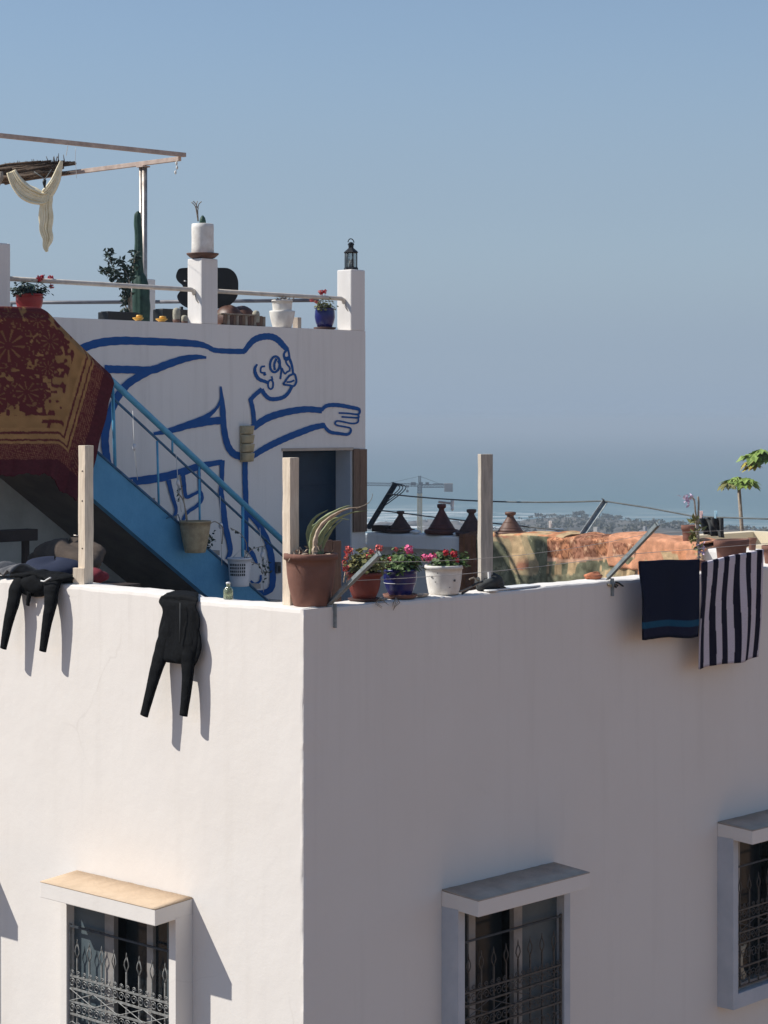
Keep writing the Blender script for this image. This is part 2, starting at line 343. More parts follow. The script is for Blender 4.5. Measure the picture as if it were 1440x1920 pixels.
        if s.col is None: bmesh.ops.remove_doubles(bm, verts=bm.verts, dist=1e-5)
        bmesh.ops.recalc_face_normals(bm, faces=bm.faces)
        if bevel:
            ed = [e for e in bm.edges if len(e.link_faces) == 2 and e.calc_face_angle(0) > 0.6]
            bmesh.ops.bevel(bm, geom=ed, offset=bevel, segments=2, affect='EDGES', profile=0.6)
        bm.to_mesh(me); bm.free()
        o = bpy.data.objects.new(name, me); COL.objects.link(o)
        BASE[o.name] = (base, frame)
        if parent is not None: o.parent = parent
        else:
            o.location = place(base, frame); o.rotation_euler = (0, 0, TH if frame == 'h' else 0)
        if solid:
            md = o.modifiers.new('thickness', 'SOLIDIFY'); md.thickness = solid; md.offset = 0
        tag(o, label, cat, group, kind)
        return o
def place(base, frame): return HW(base) if frame == 'h' else Vector((base[0], base[1], base[2] + E))
def tag(o, label=None, cat=None, group=None, kind=None):
    if label: o['label'] = label
    if cat: o['category'] = cat; o['kind'] = 'thing'
    if group: o['group'] = group
    if kind: o['kind'] = kind
def thing(name, label, cat, base, frame='h', group=None):
    o = bpy.data.objects.new(name, None); COL.objects.link(o); o.empty_display_size = 0.1
    o.location = place(base, frame); o.rotation_euler = (0, 0, TH if frame == 'h' else 0)
    BASE[o.name] = (tuple(base), frame); tag(o, label, cat, group); return o
def crom(pts, per=8):
    """Catmull-Rom through points of any dimension"""
    P = [np.array(p, float) for p in pts]; P = [2 * P[0] - P[1]] + P + [2 * P[-1] - P[-2]]; out = []
    for i in range(1, len(P) - 2):
        for k in range(per):
            t = k / per; a, b, c, d = P[i - 1], P[i], P[i + 1], P[i + 2]
            out.append(0.5 * ((2 * b) + (c - a) * t + (2 * a - 5 * b + 4 * c - d) * t * t + (3 * b - a - 3 * c + d) * t ** 3))
    out.append(P[-2]); return [tuple(map(float, q)) for q in out]
def lerp(a, b, t): return tuple(x + (y - x) * t for x, y in zip(a, b))
def sst(a, b, x):
    t = min(1, max(0, (x - a) / (b - a))); return t * t * (3 - 2 * t)
# ------------------------------------------------------------------ ground and sea
SEA_H = -45.0
def shore(X): return 812 + 118 * sst(28, 70, X) * (1 - sst(98, 150, X))
def terr(X, Y):
    ys = shore(X); h = -9.0
    if Y > 30: h = -9.0 - 35.6 * ((Y - 30) / (ys - 30))
    if Y > ys: h = SEA_H - 0.02 - (Y - ys) * 0.06 + 0.42 * max(0, 1 - (Y - ys) / 8)
    h += 1.9 * math.exp(-((X - 72) / 30) ** 2 - ((Y - 890) / 45) ** 2) * sst(ys + 25, ys - 15, Y)
    if Y > 60: h += min(1, (Y - 60) / 60) * 0.5 * (math.sin(X * 0.11 + Y * 0.05) * math.sin(Y * 0.07 - X * 0.03)) * sst(ys + 5, ys - 30, Y)
    return max(h, -52)
mb = MB()
XS = sorted(set([-3000, -2000, -1300, -800, -500, 500, 800, 1300, 2000, 3000] + list(range(-360, 361, 12))))
YS = sorted(set([-2500, -1500, -900, -500, -250, -100, -40, 0, 15, 30] + list(range(45, 1010, 15))))
P = [(x, y, terr(x, y)) for y in YS for x in XS]; nx = len(XS)
mb.add(P, [(j * nx + i, j * nx + i + 1, (j + 1) * nx + i + 1, (j + 1) * nx + i) for j in range(len(YS) - 1) for i in range(nx - 1)], True)
M_GROUND = mat('dry_sandy_ground', (0.385, 0.23, 0.125), (0.29, 0.175, 0.098), 0.05, 0.95, 0.3, 2.0, contrast=0.8)
n = M_GROUND.node_tree; g_ = n.nodes.new('ShaderNodeNewGeometry'); sp_ = n.nodes.new('ShaderNodeSeparateXYZ'); n.links.new(g_.outputs['Position'], sp_.inputs[0])
mr_ = n.nodes.new('ShaderNodeMapRange'); mr_.inputs[1].default_value = 60; mr_.inputs[2].default_value = 160; n.links.new(sp_.outputs[1], mr_.inputs[0])
nz_ = n.nodes.new('ShaderNodeTexNoise'); nz_.inputs['Scale'].default_value = 0.09; nz_.inputs['Detail'].default_value = 6; n.links.new(g_.outputs['Position'], nz_.inputs['Vector'])
rp_ = n.nodes.new('ShaderNodeValToRGB'); rp_.color_ramp.elements[0].position = 0.42; rp_.color_ramp.elements[1].position = 0.62
rp_.color_ramp.elements[0].color = (0.055, 0.052, 0.045, 1); rp_.color_ramp.elements[1].color = (0.16, 0.14, 0.115, 1); n.links.new(nz_.outputs['Fac'], rp_.inputs[0])
mx_ = n.nodes.new('ShaderNodeMix'); mx_.data_type = 'RGBA'; Pn = n.nodes['Principled BSDF']; old = Pn.inputs['Base Color'].links[0].from_socket
n.links.new(mr_.outputs[0], mx_.inputs[0]); n.links.new(old, mx_.inputs[6]); n.links.new(rp_.outputs[0], mx_.inputs[7]); n.links.new(mx_.outputs[2], Pn.inputs['Base Color'])
mb.build('ground', M_GROUND, frame='w', kind='structure', label='dry sandy hillside falling to the shore')

# unseen asphalt street, added dark to cut ground bounce on the sunlit side
MB().box((-11.0, -40.0, -9.0), (-1.2, 60.0, -8.99)).build('street', mat('bounce_cutting_asphalt', (0.065, 0.062, 0.06), (0.045, 0.043, 0.042), 1.5, 0.9, 0.3, 40), kind='structure', label='unseen asphalt street added to cut bounce on the sunlit wall')
MB().box((-1.2, -40.0, -9.0), (-1.05, 60.0, -8.87)).build('kerb', mat('kerb_concrete', (0.30, 0.28, 0.26), None, 4, 0.9), kind='structure', label='concrete kerb beside the street')
def sea_mat():
    m = bpy.data.materials.new('sea_water'); m.use_nodes = True; n = m.node_tree; P = n.nodes['Principled BSDF']
    P.inputs['Specular IOR Level'].default_value = 0.5
    g = n.nodes.new('ShaderNodeNewGeometry')
    def noise(scale, st, detail=4, rough=0.6):
        mp = n.nodes.new('ShaderNodeMapping'); mp.inputs['Scale'].default_value = st; n.links.new(g.outputs['Position'], mp.inputs[0])
        z = n.nodes.new('ShaderNodeTexNoise'); z.inputs['Scale'].default_value = scale; z.inputs['Detail'].default_value = detail; z.inputs['Roughness'].default_value = rough
        n.links.new(mp.outputs[0], z.inputs['Vector']); return z.outputs['Fac']
    def rng(v, a, b, c=0.0, d=1.0):
        r = n.nodes.new('ShaderNodeMapRange'); r.inputs[1].default_value = a; r.inputs[2].default_value = b; r.inputs[3].default_value = c; r.inputs[4].default_value = d
        n.links.new(v, r.inputs[0]); return r.outputs[0]
    def mth(op, a, b):
        q = n.nodes.new('ShaderNodeMath'); q.operation = op
        for i, x in enumerate((a, b)):
            if isinstance(x, float): q.inputs[i].default_value = x
            else: n.links.new(x, q.inputs[i])
        return q.outputs[0]
    sep = n.nodes.new('ShaderNodeSeparateXYZ'); n.links.new(g.outputs['Position'], sep.inputs[0])
    # foam only breaks in the shallows near the beach: long crests parallel to the shore, broken into patches
    near = rng(sep.outputs[1], 1130.0, 960.0)
    crest = noise(1.0, (0.012, 0.06, 0.0), 5, 0.65); patch = noise(1.0, (0.05, 0.12, 0.0), 4, 0.7)
    near = mth('MULTIPLY', near, rng(sep.outputs[0], 40.0, 110.0, 1.0, 0.25))
    foam = mth('MULTIPLY', rng(mth('ADD', mth('MULTIPLY', crest, 0.7), mth('MULTIPLY', patch, 0.3)), 0.485, 0.55), near)
    far = mth('MULTIPLY', rng(noise(1.0, (0.008, 0.07, 0.0), 4, 0.6), 0.66, 0.70), rng(sep.outputs[1], 1700.0, 1050.0, 0.0, 0.3))
    foam = mth('MAXIMUM', foam, far)
    deep = rng(sep.outputs[1], 850.0, 2600.0)
    c = n.nodes.new('ShaderNodeMix'); c.data_type = 'RGBA'; n.links.new(deep, c.inputs[0])
    c.inputs[6].default_value = (0.075, 0.165, 0.18, 1); c.inputs[7].default_value = (0.045, 0.105, 0.13, 1)
    c2 = n.nodes.new('ShaderNodeMix'); c2.data_type = 'RGBA'; n.links.new(foam, c2.inputs[0]); n.links.new(c.outputs[2], c2.inputs[6]); c2.inputs[7].default_value = (0.75, 0.76, 0.74, 1)
    n.links.new(c2.outputs[2], P.inputs['Base Color'])
    n.links.new(rng(foam, 0.0, 1.0, 0.42, 0.9), P.inputs['Roughness'])
    bp = n.nodes.new('ShaderNodeBump'); bp.inputs['Strength'].default_value = 0.6; bp.inputs['Distance'].default_value = 1.2
    n.links.new(noise(1.0, (0.03, 0.09, 0.0), 6, 0.7), bp.inputs['Height']); n.links.new(bp.outputs[0], P.inputs['Normal'])
    return m
mb = MB()
XS = [-11000, -4000, -1500, -600, -250, 0, 250, 600, 1500, 4000, 11000]; YS = [760, 900, 1100, 1500, 2200, 3500, 6000, 10000, 18000, 30000]
nx = len(XS)
mb.add([(x, y, SEA_H) for y in YS for x in XS], [(j * nx + i, j * nx + i + 1, (j + 1) * nx + i + 1, (j + 1) * nx + i) for j in range(len(YS) - 1) for i in range(nx - 1)])
mb.build('sea', sea_mat(), frame='w', kind='structure', label='hazy blue sea with white surf near the beach')

# ------------------------------------------------------------------ the house
PT = -1.245          # top of the terrace parapet
TF = -2.15           # terrace floor
A_M = 6.30           # plane of the painted upper wall
UP = 0.985           # top of the upper parapet
RF = 0.15            # upper roof floor
B_F = 7.2            # far parapet of the terrace
house = thing('white_house', 'white plastered corner house with roof terrace and painted upper wall', 'house', (0, 0, -9.0))

def wall_panel(axis, o, i, u0, u1, h0, h1, holes):
    """flat wall between planes o (outer) and i (inner) with rectangular openings, real reveals"""
    mb = MB()
    def pt(u, h, w): return (w, u, h) if axis == 'b' else (u, w, h)
    us = sorted(set([u0, u1] + [x for q in holes for x in q[:2]])); hs = sorted(set([h0, h1] + [x for q in holes for x in q[2:]]))
    for wv in (o, i):
        for k in range(len(us) - 1):
            for j in range(len(hs) - 1):
                um, hm = (us[k] + us[k + 1]) / 2, (hs[j] + hs[j + 1]) / 2
                if any(q[0] < um < q[1] and q[2] < hm < q[3] for q in holes): continue
                mb.add([pt(us[k], hs[j], wv), pt(us[k + 1], hs[j], wv), pt(us[k + 1], hs[j + 1], wv), pt(us[k], hs[j + 1], wv)], [(0, 1, 2, 3)])
    for q in holes + [(u0, u1, h0, h1)]:
        c = [(q[0], q[2]), (q[1], q[2]), (q[1], q[3]), (q[0], q[3])]
        for k in range(4):
            (ua, ha), (ub, hb) = c[k], c[(k + 1) % 4]
            mb.add([pt(ua, ha, o), pt(ub, hb, o), pt(ub, hb, i), pt(ua, ha, i)], [(0, 1, 2, 3)])
    return mb

WIN_L = [(1.095, 2.363), (3.475, 4.743)]         # canopies on the sunlit wall, along a
WIN_R = [(1.358, 2.618), (4.766, 6.026)]         # canopies on the shaded wall, along b
def hole(p): return (p[0] + 0.07, p[1] - 0.07, -4.70, -3.43)
SEAM = -1.40
wall_panel('b', 0.0, 0.26, 0.035, 10.5, -9.0, SEAM, [hole(p) for p in WIN_L]).build('wall', M_PL, house, label='sunlit white wall of the house')
wall_panel('a', 0.0, 0.26, 0.26, B_F + 0.2, -9.0, SEAM, [hole(p) for p in WIN_R]).build('wall', M_PL, house, label='white wall of the house in shade')
MB().box((B_F + 0.2, 0.0, -9.0), (B_F + 0.4, 10.5, SEAM)).build('wall', M_PL, house)
MB().box((0.26, 10.3, -9.0), (B_F + 0.2, 10.5, SEAM)).build('wall', M_PL, house)
MB().box((0.26, 0.26, TF - 0.25), (B_F + 0.2, 10.3, TF)).build('terrace_floor', M_TERR, house)
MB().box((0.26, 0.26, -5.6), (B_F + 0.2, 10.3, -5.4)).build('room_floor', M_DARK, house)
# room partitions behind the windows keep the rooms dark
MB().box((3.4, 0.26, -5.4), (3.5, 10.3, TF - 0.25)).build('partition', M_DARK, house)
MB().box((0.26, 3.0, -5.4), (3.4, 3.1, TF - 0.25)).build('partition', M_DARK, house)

def parapet(axis, o, i, u0, u1, top, seed, lift=None):
    """hand-plastered parapet, its top edge uneven and rounded"""
    rng = random.Random(seed); n = int((u1 - u0) / 0.06); mb = MB(); prof = []
    e = 0.018; sg = 1 if i > o else -1
    cs = [(o, None), (o, -0.03), (o + sg * e * 0.3, -0.008), (o + sg * e, 0.0), ((o + i) / 2, 0.004), (i - sg * e, 0.0), (i - sg * e * 0.3, -0.008), (i, -0.03), (i, None)]
    ph = [rng.uniform(0, 6) for _ in range(4)]; P = []
    for k in range(n + 1):
        u = u0 + (u1 - u0) * k / n
        dz = 0.004 * math.sin(u * 2.1 + ph[0]) + 0.002 * math.sin(u * 9.7 + ph[1]) + 0.0015 * math.sin(u * 27 + ph[2])
        if lift: dz += lift(u)
        for (wv, h) in cs:
            hh = SEAM if h is None else top + dz + h + (rng.uniform(-0.0015, 0.0015))
            P.append((wv, u, hh) if axis == 'b' else (u, wv, hh))
    m = len(cs)
    mb.add(P, [(k * m + j, k * m + j + 1, (k + 1) * m + j + 1, (k + 1) * m + j) for k in range(n) for j in range(m - 1)], False)
    mb.add(P[:m], [tuple(range(m))]); mb.add(P[-m:], [tuple(range(m))])
    return mb
parapet('b', 0.0, 0.26, 0.035, 10.5, PT, 3, lambda u: 0.028 * sst(1.25, 1.33, u)).build('parapet', M_PL, house)
parapet('a', 0.0, 0.26, 0.26, B_F, PT, 4).build('parapet', M_PL, house)
parapet('b', B_F, B_F + 0.4, 0.0, A_M, PT - 0.004, 5).build('parapet', M_PL2, house)

# hand-rounded corner of the house
mb = MB(); rng = random.Random(77); rows = []; nz_ = 150; ph = [rng.uniform(0, 6) for _ in range(4)]
for k in range(nz_ + 1):
    h = -9.0 + (PT + 9.0) * k / nz_; wv = 0.0022 * math.sin(h * 5.1 + ph[0]) + 0.0016 * math.sin(h * 17 + ph[1]) + rng.uniform(-0.0012, 0.0012); r = 0.016 + 0.006 * math.sin(h * 2.3 + ph[2]) + rng.uniform(-0.003, 0.003)
    if k == nz_: r += 0.012
    pts = [(0.0, 0.035), (0.0 + wv * 0.5, r + 0.004)] + [(r + wv - r * math.cos(t), r + wv - r * math.sin(t)) for t in (0.3, 0.7, 1.1, 1.4)] + [(r + 0.03, wv * 0.5), (0.26, 0.0), (0.26, 0.035)]
    rows.append([(b_, a_, h) for b_, a_ in pts])
m_ = len(rows[0])
mb.add([p for r_ in rows for p in r_], [(k * m_ + j, k * m_ + (j + 1) % m_, (k + 1) * m_ + (j + 1) % m_, (k + 1) * m_ + j) for k in range(nz_) for j in range(m_)])
mb.add(rows[-1], [tuple(range(m_))]); mb.build('wall_corner', M_PL, house)

# upper storey with the painted wall, its doorway, roof and side walls
D0, D1, DT = 5.90, 6.955, -0.335
wall_panel('a', A_M, A_M + 0.23, 0.0, B_F - 0.026, TF, UP, [(D0, D1, TF, DT)]).build('wall', M_PL2, house, label='upper wall painted with a blue outline figure')
MB().box((B_F - 0.226, A_M + 0.23, TF), (B_F - 0.026, 10.3, UP)).build('wall', M_PL2, house)
MB().box((0.0, A_M + 0.23, SEAM + 0.16), (0.2, 10.3, UP)).build('wall', M_PL2, house)
MB().box((0.2, 10.1, TF), (B_F - 0.226, 10.3, UP)).build('wall', M_PL2, house)
MB().box((0.2, A_M + 0.23, RF - 0.22), (B_F - 0.226, 10.1, RF)).build('roof', M_TERR, house)
dr = MB().box((D0 - 0.05, A_M + 0.232, TF), (D1 - 0.0, A_M + 0.28, DT + 0.02)).build('door', M_DOOR, house, label='dark navy metal door')
MB().box((D0 + 0.02, A_M + 0.215, TF), (D0 + 0.06, A_M + 0.232, DT - 0.02)).build('door_frame', M_DOOR, dr)
MB().box((D0 + 0.02, A_M + 0.215, DT - 0.06), (D1 - 0.03, A_M + 0.232, DT - 0.021)).build('door_frame', M_DOOR, dr)
for hz in (-0.75, -1.35):
    MB().box((D0 + 0.09, A_M + 0.220, hz - 0.02), (D1 - 0.06, A_M + 0.232, hz + 0.02)).build('door_rail', M_DOOR, dr)
MB().box((D1 - 0.018, A_M + 0.002, TF), (D1 - 0.003, A_M + 0.228, DT - 0.004)).build('door_reveal', M_FRAME, house, label='pale blue painted door reveal')
MB().box((D0 - 0.02, A_M - 0.02, DT + 0.001), (D1 + 0.01, A_M - 0.001, DT + 0.03)).build('lintel', M_GREY, house)
bd = MB()
for k, (x0, x1) in enumerate(((6.962, 7.055), (7.060, 7.172))):
    MB().box((x0, A_M - 0.03, -1.24), (x1, A_M - 0.002, DT + 0.015 - 0.006 * k)).build('board', M_WOODB, house, bevel=0.004)
# pillars with rounded plaster edges
for (b0, b1) in ((2.11, 2.338), (4.745, 4.972), (6.95, B_F - 0.027)):
    MB().box((b0, A_M + 0.002, UP), (b1, A_M + 0.222, 1.66)).build('pillar', M_PL2, house, bevel=0.014)
MB().box((6.0, 8.72, RF), (6.2, 8.92, 1.62)).build('pillar', M_PL2, house, bevel=0.014)
# pipe rails of the upper terrace
RA = A_M + 0.11
for (b0, b1) in ((0.3, 2.11), (2.338, 4.745), (4.972, 6.95)):
    mb = MB(); mb.tube([(b0, RA, 1.337), (b1 - 0.05, RA, 1.337), (b1 - 0.015, RA, 1.325), (b1 + 0.002, RA, 1.29)], 0.024, 10); mb.build('rail', M_PIPE, house)
    MB().tube([(b1 - 0.01, RA, 1.30), (b1 - 0.012, RA - 0.03, 1.24), (b1 + 0.003, RA - 0.06, 1.20)], 0.007, 6).build('rail_bracket', M_PIPE, house)
p0 = onY(20, 567.5, 24.6); p1 = onY(300, 566, 24.6); p2 = onY(598, 563, 24.6)
MB().tube([p0, p1], 0.022, 10).build('rail', M_PIPED, house); MB().tube([p1, p2], 0.022, 10).build('rail', M_PIPED, house)
for p in (p0, p2): MB().tube([(p[0], p[1], RF if p is not p2 else 0.98), p], 0.022, 8).build('rail_post', M_PIPED, house)

# ---- windows: raised surround, canopy slab, sashes, wrought grille
def window(kind, p, flip, style):
    u0, u1 = p
    def T(u, w, h): return (w, u, h) if kind == 'L' else (u, w, h)        # w: in front of the wall is negative
    def bx(mb, u0, u1, w0, w1, h0, h1): mb.box(T(u0, w0, h0), T(u1, w1, h1)); return mb
    q = 0.156; top = -3.421; bot = -4.82
    mb = MB()
    for (a, b_, h0, h1) in ((u0, u0 + 0.07, bot, top), (u1 - 0.07, u1, bot, top), (u0 + 0.07, u1 - 0.07, bot, -4.70)): bx(mb, a, b_, -q, -0.001, h0, h1)
    win = mb.build('window', M_PL if kind == 'L' else M_FRAME, house, label='barred window under a concrete canopy' )
    # canopy, its top dusty
    mb = MB(); o = -0.34; e = 0.004
    P = [T(u0, -0.001, top), T(u1, -0.001, top), T(u1, o, top - 0.024), T(u0, o, top - 0.024), T(u0, -0.001, top + 0.108), T(u1, -0.001, top + 0.108), T(u1, o, top + 0.085), T(u0, o, top + 0.085)]
    mb.add(P, [(0, 1, 2, 3), (0, 1, 5, 4), (1, 2, 6, 5), (2, 3, 7, 6), (3, 0, 4, 7)]); 
    mb.build('canopy', M_PL, win, bevel=0.006)
    mb = MB(); n = 24; rr = random.Random(int(u0 * 100)); Pq = []
    for k in range(n + 1):
        u = u0 + (u1 - u0) * k / n
        z = [0.006 + rr.uniform(0, 0.004), 0.005, 0.004]
        for j, wv in enumerate((-0.004, -0.2 + rr.uniform(-.05, .05), o)):
            Pq.append(T(u, wv, top + 0.108 - 0.023 * (wv / o) + z[j]))
    mb.add(Pq, [(k * 3 + j, k * 3 + j + 1, k * 3 + j + 4, k * 3 + j + 3) for k in range(n) for j in range(2)], True)
    mb.build('canopy_top', M_DUST if kind == 'L' else M_GREY, win, solid=0.008, label='dusty top of the canopy')
    # sashes
    i0, i1 = u0 + 0.07, u1 - 0.07; W = i1 - i0; h0, h1 = -4.70, -3.43
    bx(MB(), i0, i1, -0.09, -0.06, h0, h0 + 0.05).build('sash', M_ALU, win)
    bx(MB(), i0, i1, -0.09, -0.06, h1 - 0.04, h1).build('sash', M_ALU, win)
    def U(t): return i1 - t * W if flip else i0 + t * W
    def pan(t0, t1, w0, w1, ha, hb, nm, m):
        a, b_ = sorted((U(t0), U(t1))); bx(MB(), a, b_, w0, w1, ha, hb).build(nm, m, win)
    for (t0, t1) in style['bars']: pan(t0, t1, -0.095, -0.055, h0 + 0.05, h1 - 0.04, 'sash', M_ALU)
    for (t0, t1, m, w0) in style['panes']: pan(t0, t1, w0, w0 + 0.012, h0 + 0.05, h1 - 0.04, 'pane', m)
    if style.get('curtain'):
        t0, t1, ha, hb = style['curtain']; mb = MB()
        def fn(u, v):
            t = t0 + (t1 - t0) * u; wv = -0.055 + 0.012 * math.sin(u * 22); k = 1 - 0.25 * math.sin(v * 3.0)
            return T(U(t0 + (t - t0) * k), wv, ha + (hb - ha) * v)
        mb.grid(fn, 24, 10); mb.build('curtain', M_CURT, win, solid=0.004)
    # grille
    g = -0.132; MG = M_GRILL if kind == 'L' else M_GRILSH; a0, a1 = i0 + 0.012, i1 - 0.012
    rails = [-3.67, -4.03, -4.12, -4.215, -4.305, -4.50, -4.66]
    for h in rails: MB().beam(T(a0, g, h), T(a1, g, h), 0.013).build('grille_rail', MG if h != rails[0] else M_IROND, win)
    for u in (a0, a1): MB().beam(T(u, g + 0.001, -4.68), T(u, g + 0.001, -3.655), 0.016).build('grille_rail', MG, win)
    nb = 8; sc_ = MB()
    for k in range(nb):
        u = a0 + (a1 - a0) * (k + 0.5) / nb; b1 = MB()
        b1.beam(T(u, g + 0.012, -4.66), T(u, g + 0.012, -3.90), 0.011)
        for sgn in (-1, 1):
            b1.tube([T(u, g + 0.012, -3.90), T(u + sgn * 0.024, g + 0.012, -3.855), T(u + sgn * 0.02, g + 0.012, -3.83), T(u, g + 0.012, -3.79)], 0.0045, 5)
        b1.tube([T(u, g + 0.012, -3.80), T(u, g + 0.012, -3.76)], [0.007, 0.002], 5)
        b1.build('grille_bar', MG, win)
        def scroll(cu, ch, r, s1, turn=1.4):
            pts = []
            for j in range(12):
                t = j / 11; rr2 = r * (1 - 0.75 * t); an = turn * 2 * math.pi * t
                pts.append(T(cu + s1 * rr2 * math.cos(an), g - 0.006, ch + rr2 * math.sin(an)))
            sc_.tube(pts, 0.0035, 4, smooth=False)
        for s1 in (-1, 1):
            for (ch, r) in ((-4.075, 0.036), (-4.005, 0.022), (-4.26, 0.036), (-4.40, 0.05), (-4.58, 0.05)): scroll(u + s1 * 0.036, ch, r, -s1)
    for k in range(nb // 2):
        um = a0 + (a1 - a0) * (k + 0.5) / (nb / 2); d = (a1 - a0) / nb * 0.95
        for (s1, s2) in ((1, 1), (1, -1)):
            sc_.tube([T(um - d * s1, g - 0.008, -4.1675 - 0.045 * s2), T(um, g - 0.008, -4.1675 + 0.0 * s2), T(um + d * s1, g - 0.008, -4.1675 + 0.045 * s2)], 0.0035, 4, smooth=False)
    sc_.build('scrollwork', MG, win, kind='stuff')
    return win
ST_L = dict(bars=[(0.32, 0.41), (0.73, 0.79)], panes=[(0.0, 0.32, M_SHUT, -0.085), (0.91, 1.0, M_SHUT, -0.085), (0.41, 0.73, M_GLASS, 0.02), (0.79, 0.91, M_GLASS, -0.07)])
ST_R = dict(bars=[(0.10, 0.165), (0.545, 0.63)], panes=[(0.0, 0.10, M_GLASS, -0.075), (0.63, 1.0, M_SHUT, -0.085), (0.165, 0.545, M_GLASS, 0.02)])
ST_R2 = dict(bars=[(0.055, 0.105), (0.55, 0.62)], panes=[(0.0, 0.055, M_GLASS, -0.075), (0.105, 0.55, M_GLASS, 0.02), (0.62, 1.0, M_GLASS, -0.075)], curtain=(0.0, 0.26, -4.64, -4.36))
window('L', WIN_L[0], True, ST_L); window('L', WIN_L[1], True, ST_L)
window('R', WIN_R[0], False, ST_R); window('R', WIN_R[1], False, ST_R2)

# ---- mural: painted outlines, a skin of paint on the plaster
mur = MB(); NST = [0]
def stroke(pts, per=7, closed=False):
    """pts: photo (x, y, width) traced on the painted wall, laid as a ribbon on that wall"""
    if closed: pts = pts + [pts[0]]
    q = crom(pts, per); off = A_M - 0.0025 - 0.0003 * NST[0]; NST[0] += 1
    V = []; n = len(q)
    for k in range(n):
        x, y, wd = q[k]; x0, y0 = q[max(0, k - 1)][:2]; x1, y1 = q[min(n - 1, k + 1)][:2]
        dx, dy = x1 - x0, y1 - y0; l = math.hypot(dx, dy) or 1; nx_, ny_ = -dy / l, dx / l; wd = max(wd, 0.6) * 0.56
        wd *= 1 + 0.05 * math.sin(k * 1.7)
        for sg in (-1, 1): V.append(onA(x + nx_ * wd * sg, y + ny_ * wd * sg, off))
    mur.add(V, [(2 * k, 2 * k + 1, 2 * k + 3, 2 * k + 2) for k in range(n - 1)])
def W_(pts, *ws):
    n = len(pts); m = len(ws); out = []
    for i, p in enumerate(pts):
        t = i / (n - 1) * (m - 1); k = min(int(t), m - 2) if m > 1 else 0
        wv = ws[0] if m == 1 else ws[k] + (ws[k + 1] - ws[k]) * (t - k)
        out.append((p[0], p[1], wv))
    return out
def ell(cx, cy, rx, ry, tilt=0, n=10):
    return [(cx + rx * math.cos(2 * math.pi * k / n) * math.cos(tilt) - ry * math.sin(2 * math.pi * k / n) * math.sin(tilt), cy + rx * math.cos(2 * math.pi * k / n) * math.sin(tilt) + ry * math.sin(2 * math.pi * k / n) * math.cos(tilt)) for k in range(n)]
stroke(W_([(120, 668), (155.6, 652.5), (186.7, 642.8), (225.6, 638.9), (264.5, 639.7), (326.7, 642), (369.5, 645), (389, 650), (402, 656.5), (427.8, 658.5), (459, 659)], 13, 14, 14, 13, 12, 8, 9, 9))
stroke(W_([(457, 660), (472.5, 640.7), (485, 633.5), (499.6, 630.8), (512.2, 632.3), (523, 638.9), (532, 648.8), (539.3, 656)], 8, 11, 11, 11, 10, 8))
stroke(W_([(539, 655), (533, 662.4), (533, 669.6), (536.6, 675), (541, 671.4), (543.8, 675), (546.5, 682.2), (548.3, 689.5), (549.5, 698.5), (552, 702)], 4, 4, 5, 4, 3.5))
stroke(W_([(540.2, 655), (542, 664), (543, 671)], 3.5)); stroke(W_([(533, 671), (537, 672.5), (543, 670.5)], 6))
stroke(W_([(535.7, 676.8), (538.4, 683), (543.3, 689.5), (543, 696.7)], 3)); stroke(W_([(544, 694.9), (538.4, 697.5), (533.9, 700.5), (528.5, 690)], 3))
stroke(W_(ell(515.8, 683.1, 9.2, 14.8, 0.12), 4), closed=True); stroke(W_([(518.5, 672), (514.5, 683), (515.5, 694)], 4))
stroke(W_([(521, 676), (525.5, 686), (527.6, 694.9), (525.8, 711)], 3.2))
stroke(W_([(482.4, 683), (478, 691), (479.7, 702), (486, 711), (497.8, 715.6), (503.2, 718.3)], 3, 6, 6, 5))
stroke(W_([(497, 686.7), (490, 688.5), (489.4, 698), (497.8, 699)], 3)); stroke(W_([(497.8, 698.5), (495, 703), (499.5, 702)], 2.5))
stroke(W_(ell(507.7, 721, 5, 8.5), 3), closed=True); stroke(W_([(509.5, 705.7), (511.3, 713)], 3))
stroke(W_([(531, 721), (537.5, 711), (543.8, 704), (552, 701.5), (555, 708), (555.6, 716.5), (551, 723.8), (543, 722.5), (531, 721)], 3.5)); stroke(W_([(537.5, 716.5), (545, 716), (552, 713)], 3))
stroke(W_([(547.5, 725), (540.2, 737.3), (530.3, 745.4), (515.8, 748.4), (505, 747.2), (496, 739), (490.6, 730)], 5, 6, 7, 7, 7))
stroke(W_([(491.5, 729.5), (478.8, 740), (468, 751.5)], 7)); stroke(W_([(469.6, 748), (474.3, 769), (477.5, 802)], 7, 8))
stroke(W_([(474, 802), (497.8, 786), (521, 777), (548.3, 770.7), (575.4, 767.5), (604, 769.5)], 11, 12, 11, 10))
stroke(W_([(603, 770), (609.7, 762.6), (620.6, 759.5), (638.6, 760.2), (656.7, 763.5), (671, 766.5), (674, 769), (674.3, 774), (670, 777), (653, 775.2), (635, 774.3)], 5, 7, 7, 6, 4, 3, 3))
stroke(W_([(671.5, 777), (671.8, 783), (653, 782.5), (640.4, 781.5)], 3))
stroke(W_([(672, 782), (671, 791.5), (660.3, 794.2), (642.2, 790.6), (632, 789.5), (628.5, 794), (633.2, 797.8), (647.7, 800.5), (656.8, 803), (657.5, 809.5), (651.3, 814.5), (636.8, 813), (620.6, 810.5), (611.5, 803.2), (606, 794)], 3, 3, 3, 3, 3, 5, 6, 5))
stroke(W_([(608, 797.5), (588, 801.6), (566.4, 809.5), (541, 819.5), (521, 828.5), (505.6, 836), (488, 846), (470, 858)], 9, 11, 11, 11, 9))
stroke(W_([(196, 691.5), (215, 692.6), (249, 693.3), (284, 694), (311, 684.5), (342.3, 674), (369.5, 669.5), (387, 670.5)], 13, 13, 13, 13, 13, 9, 4))
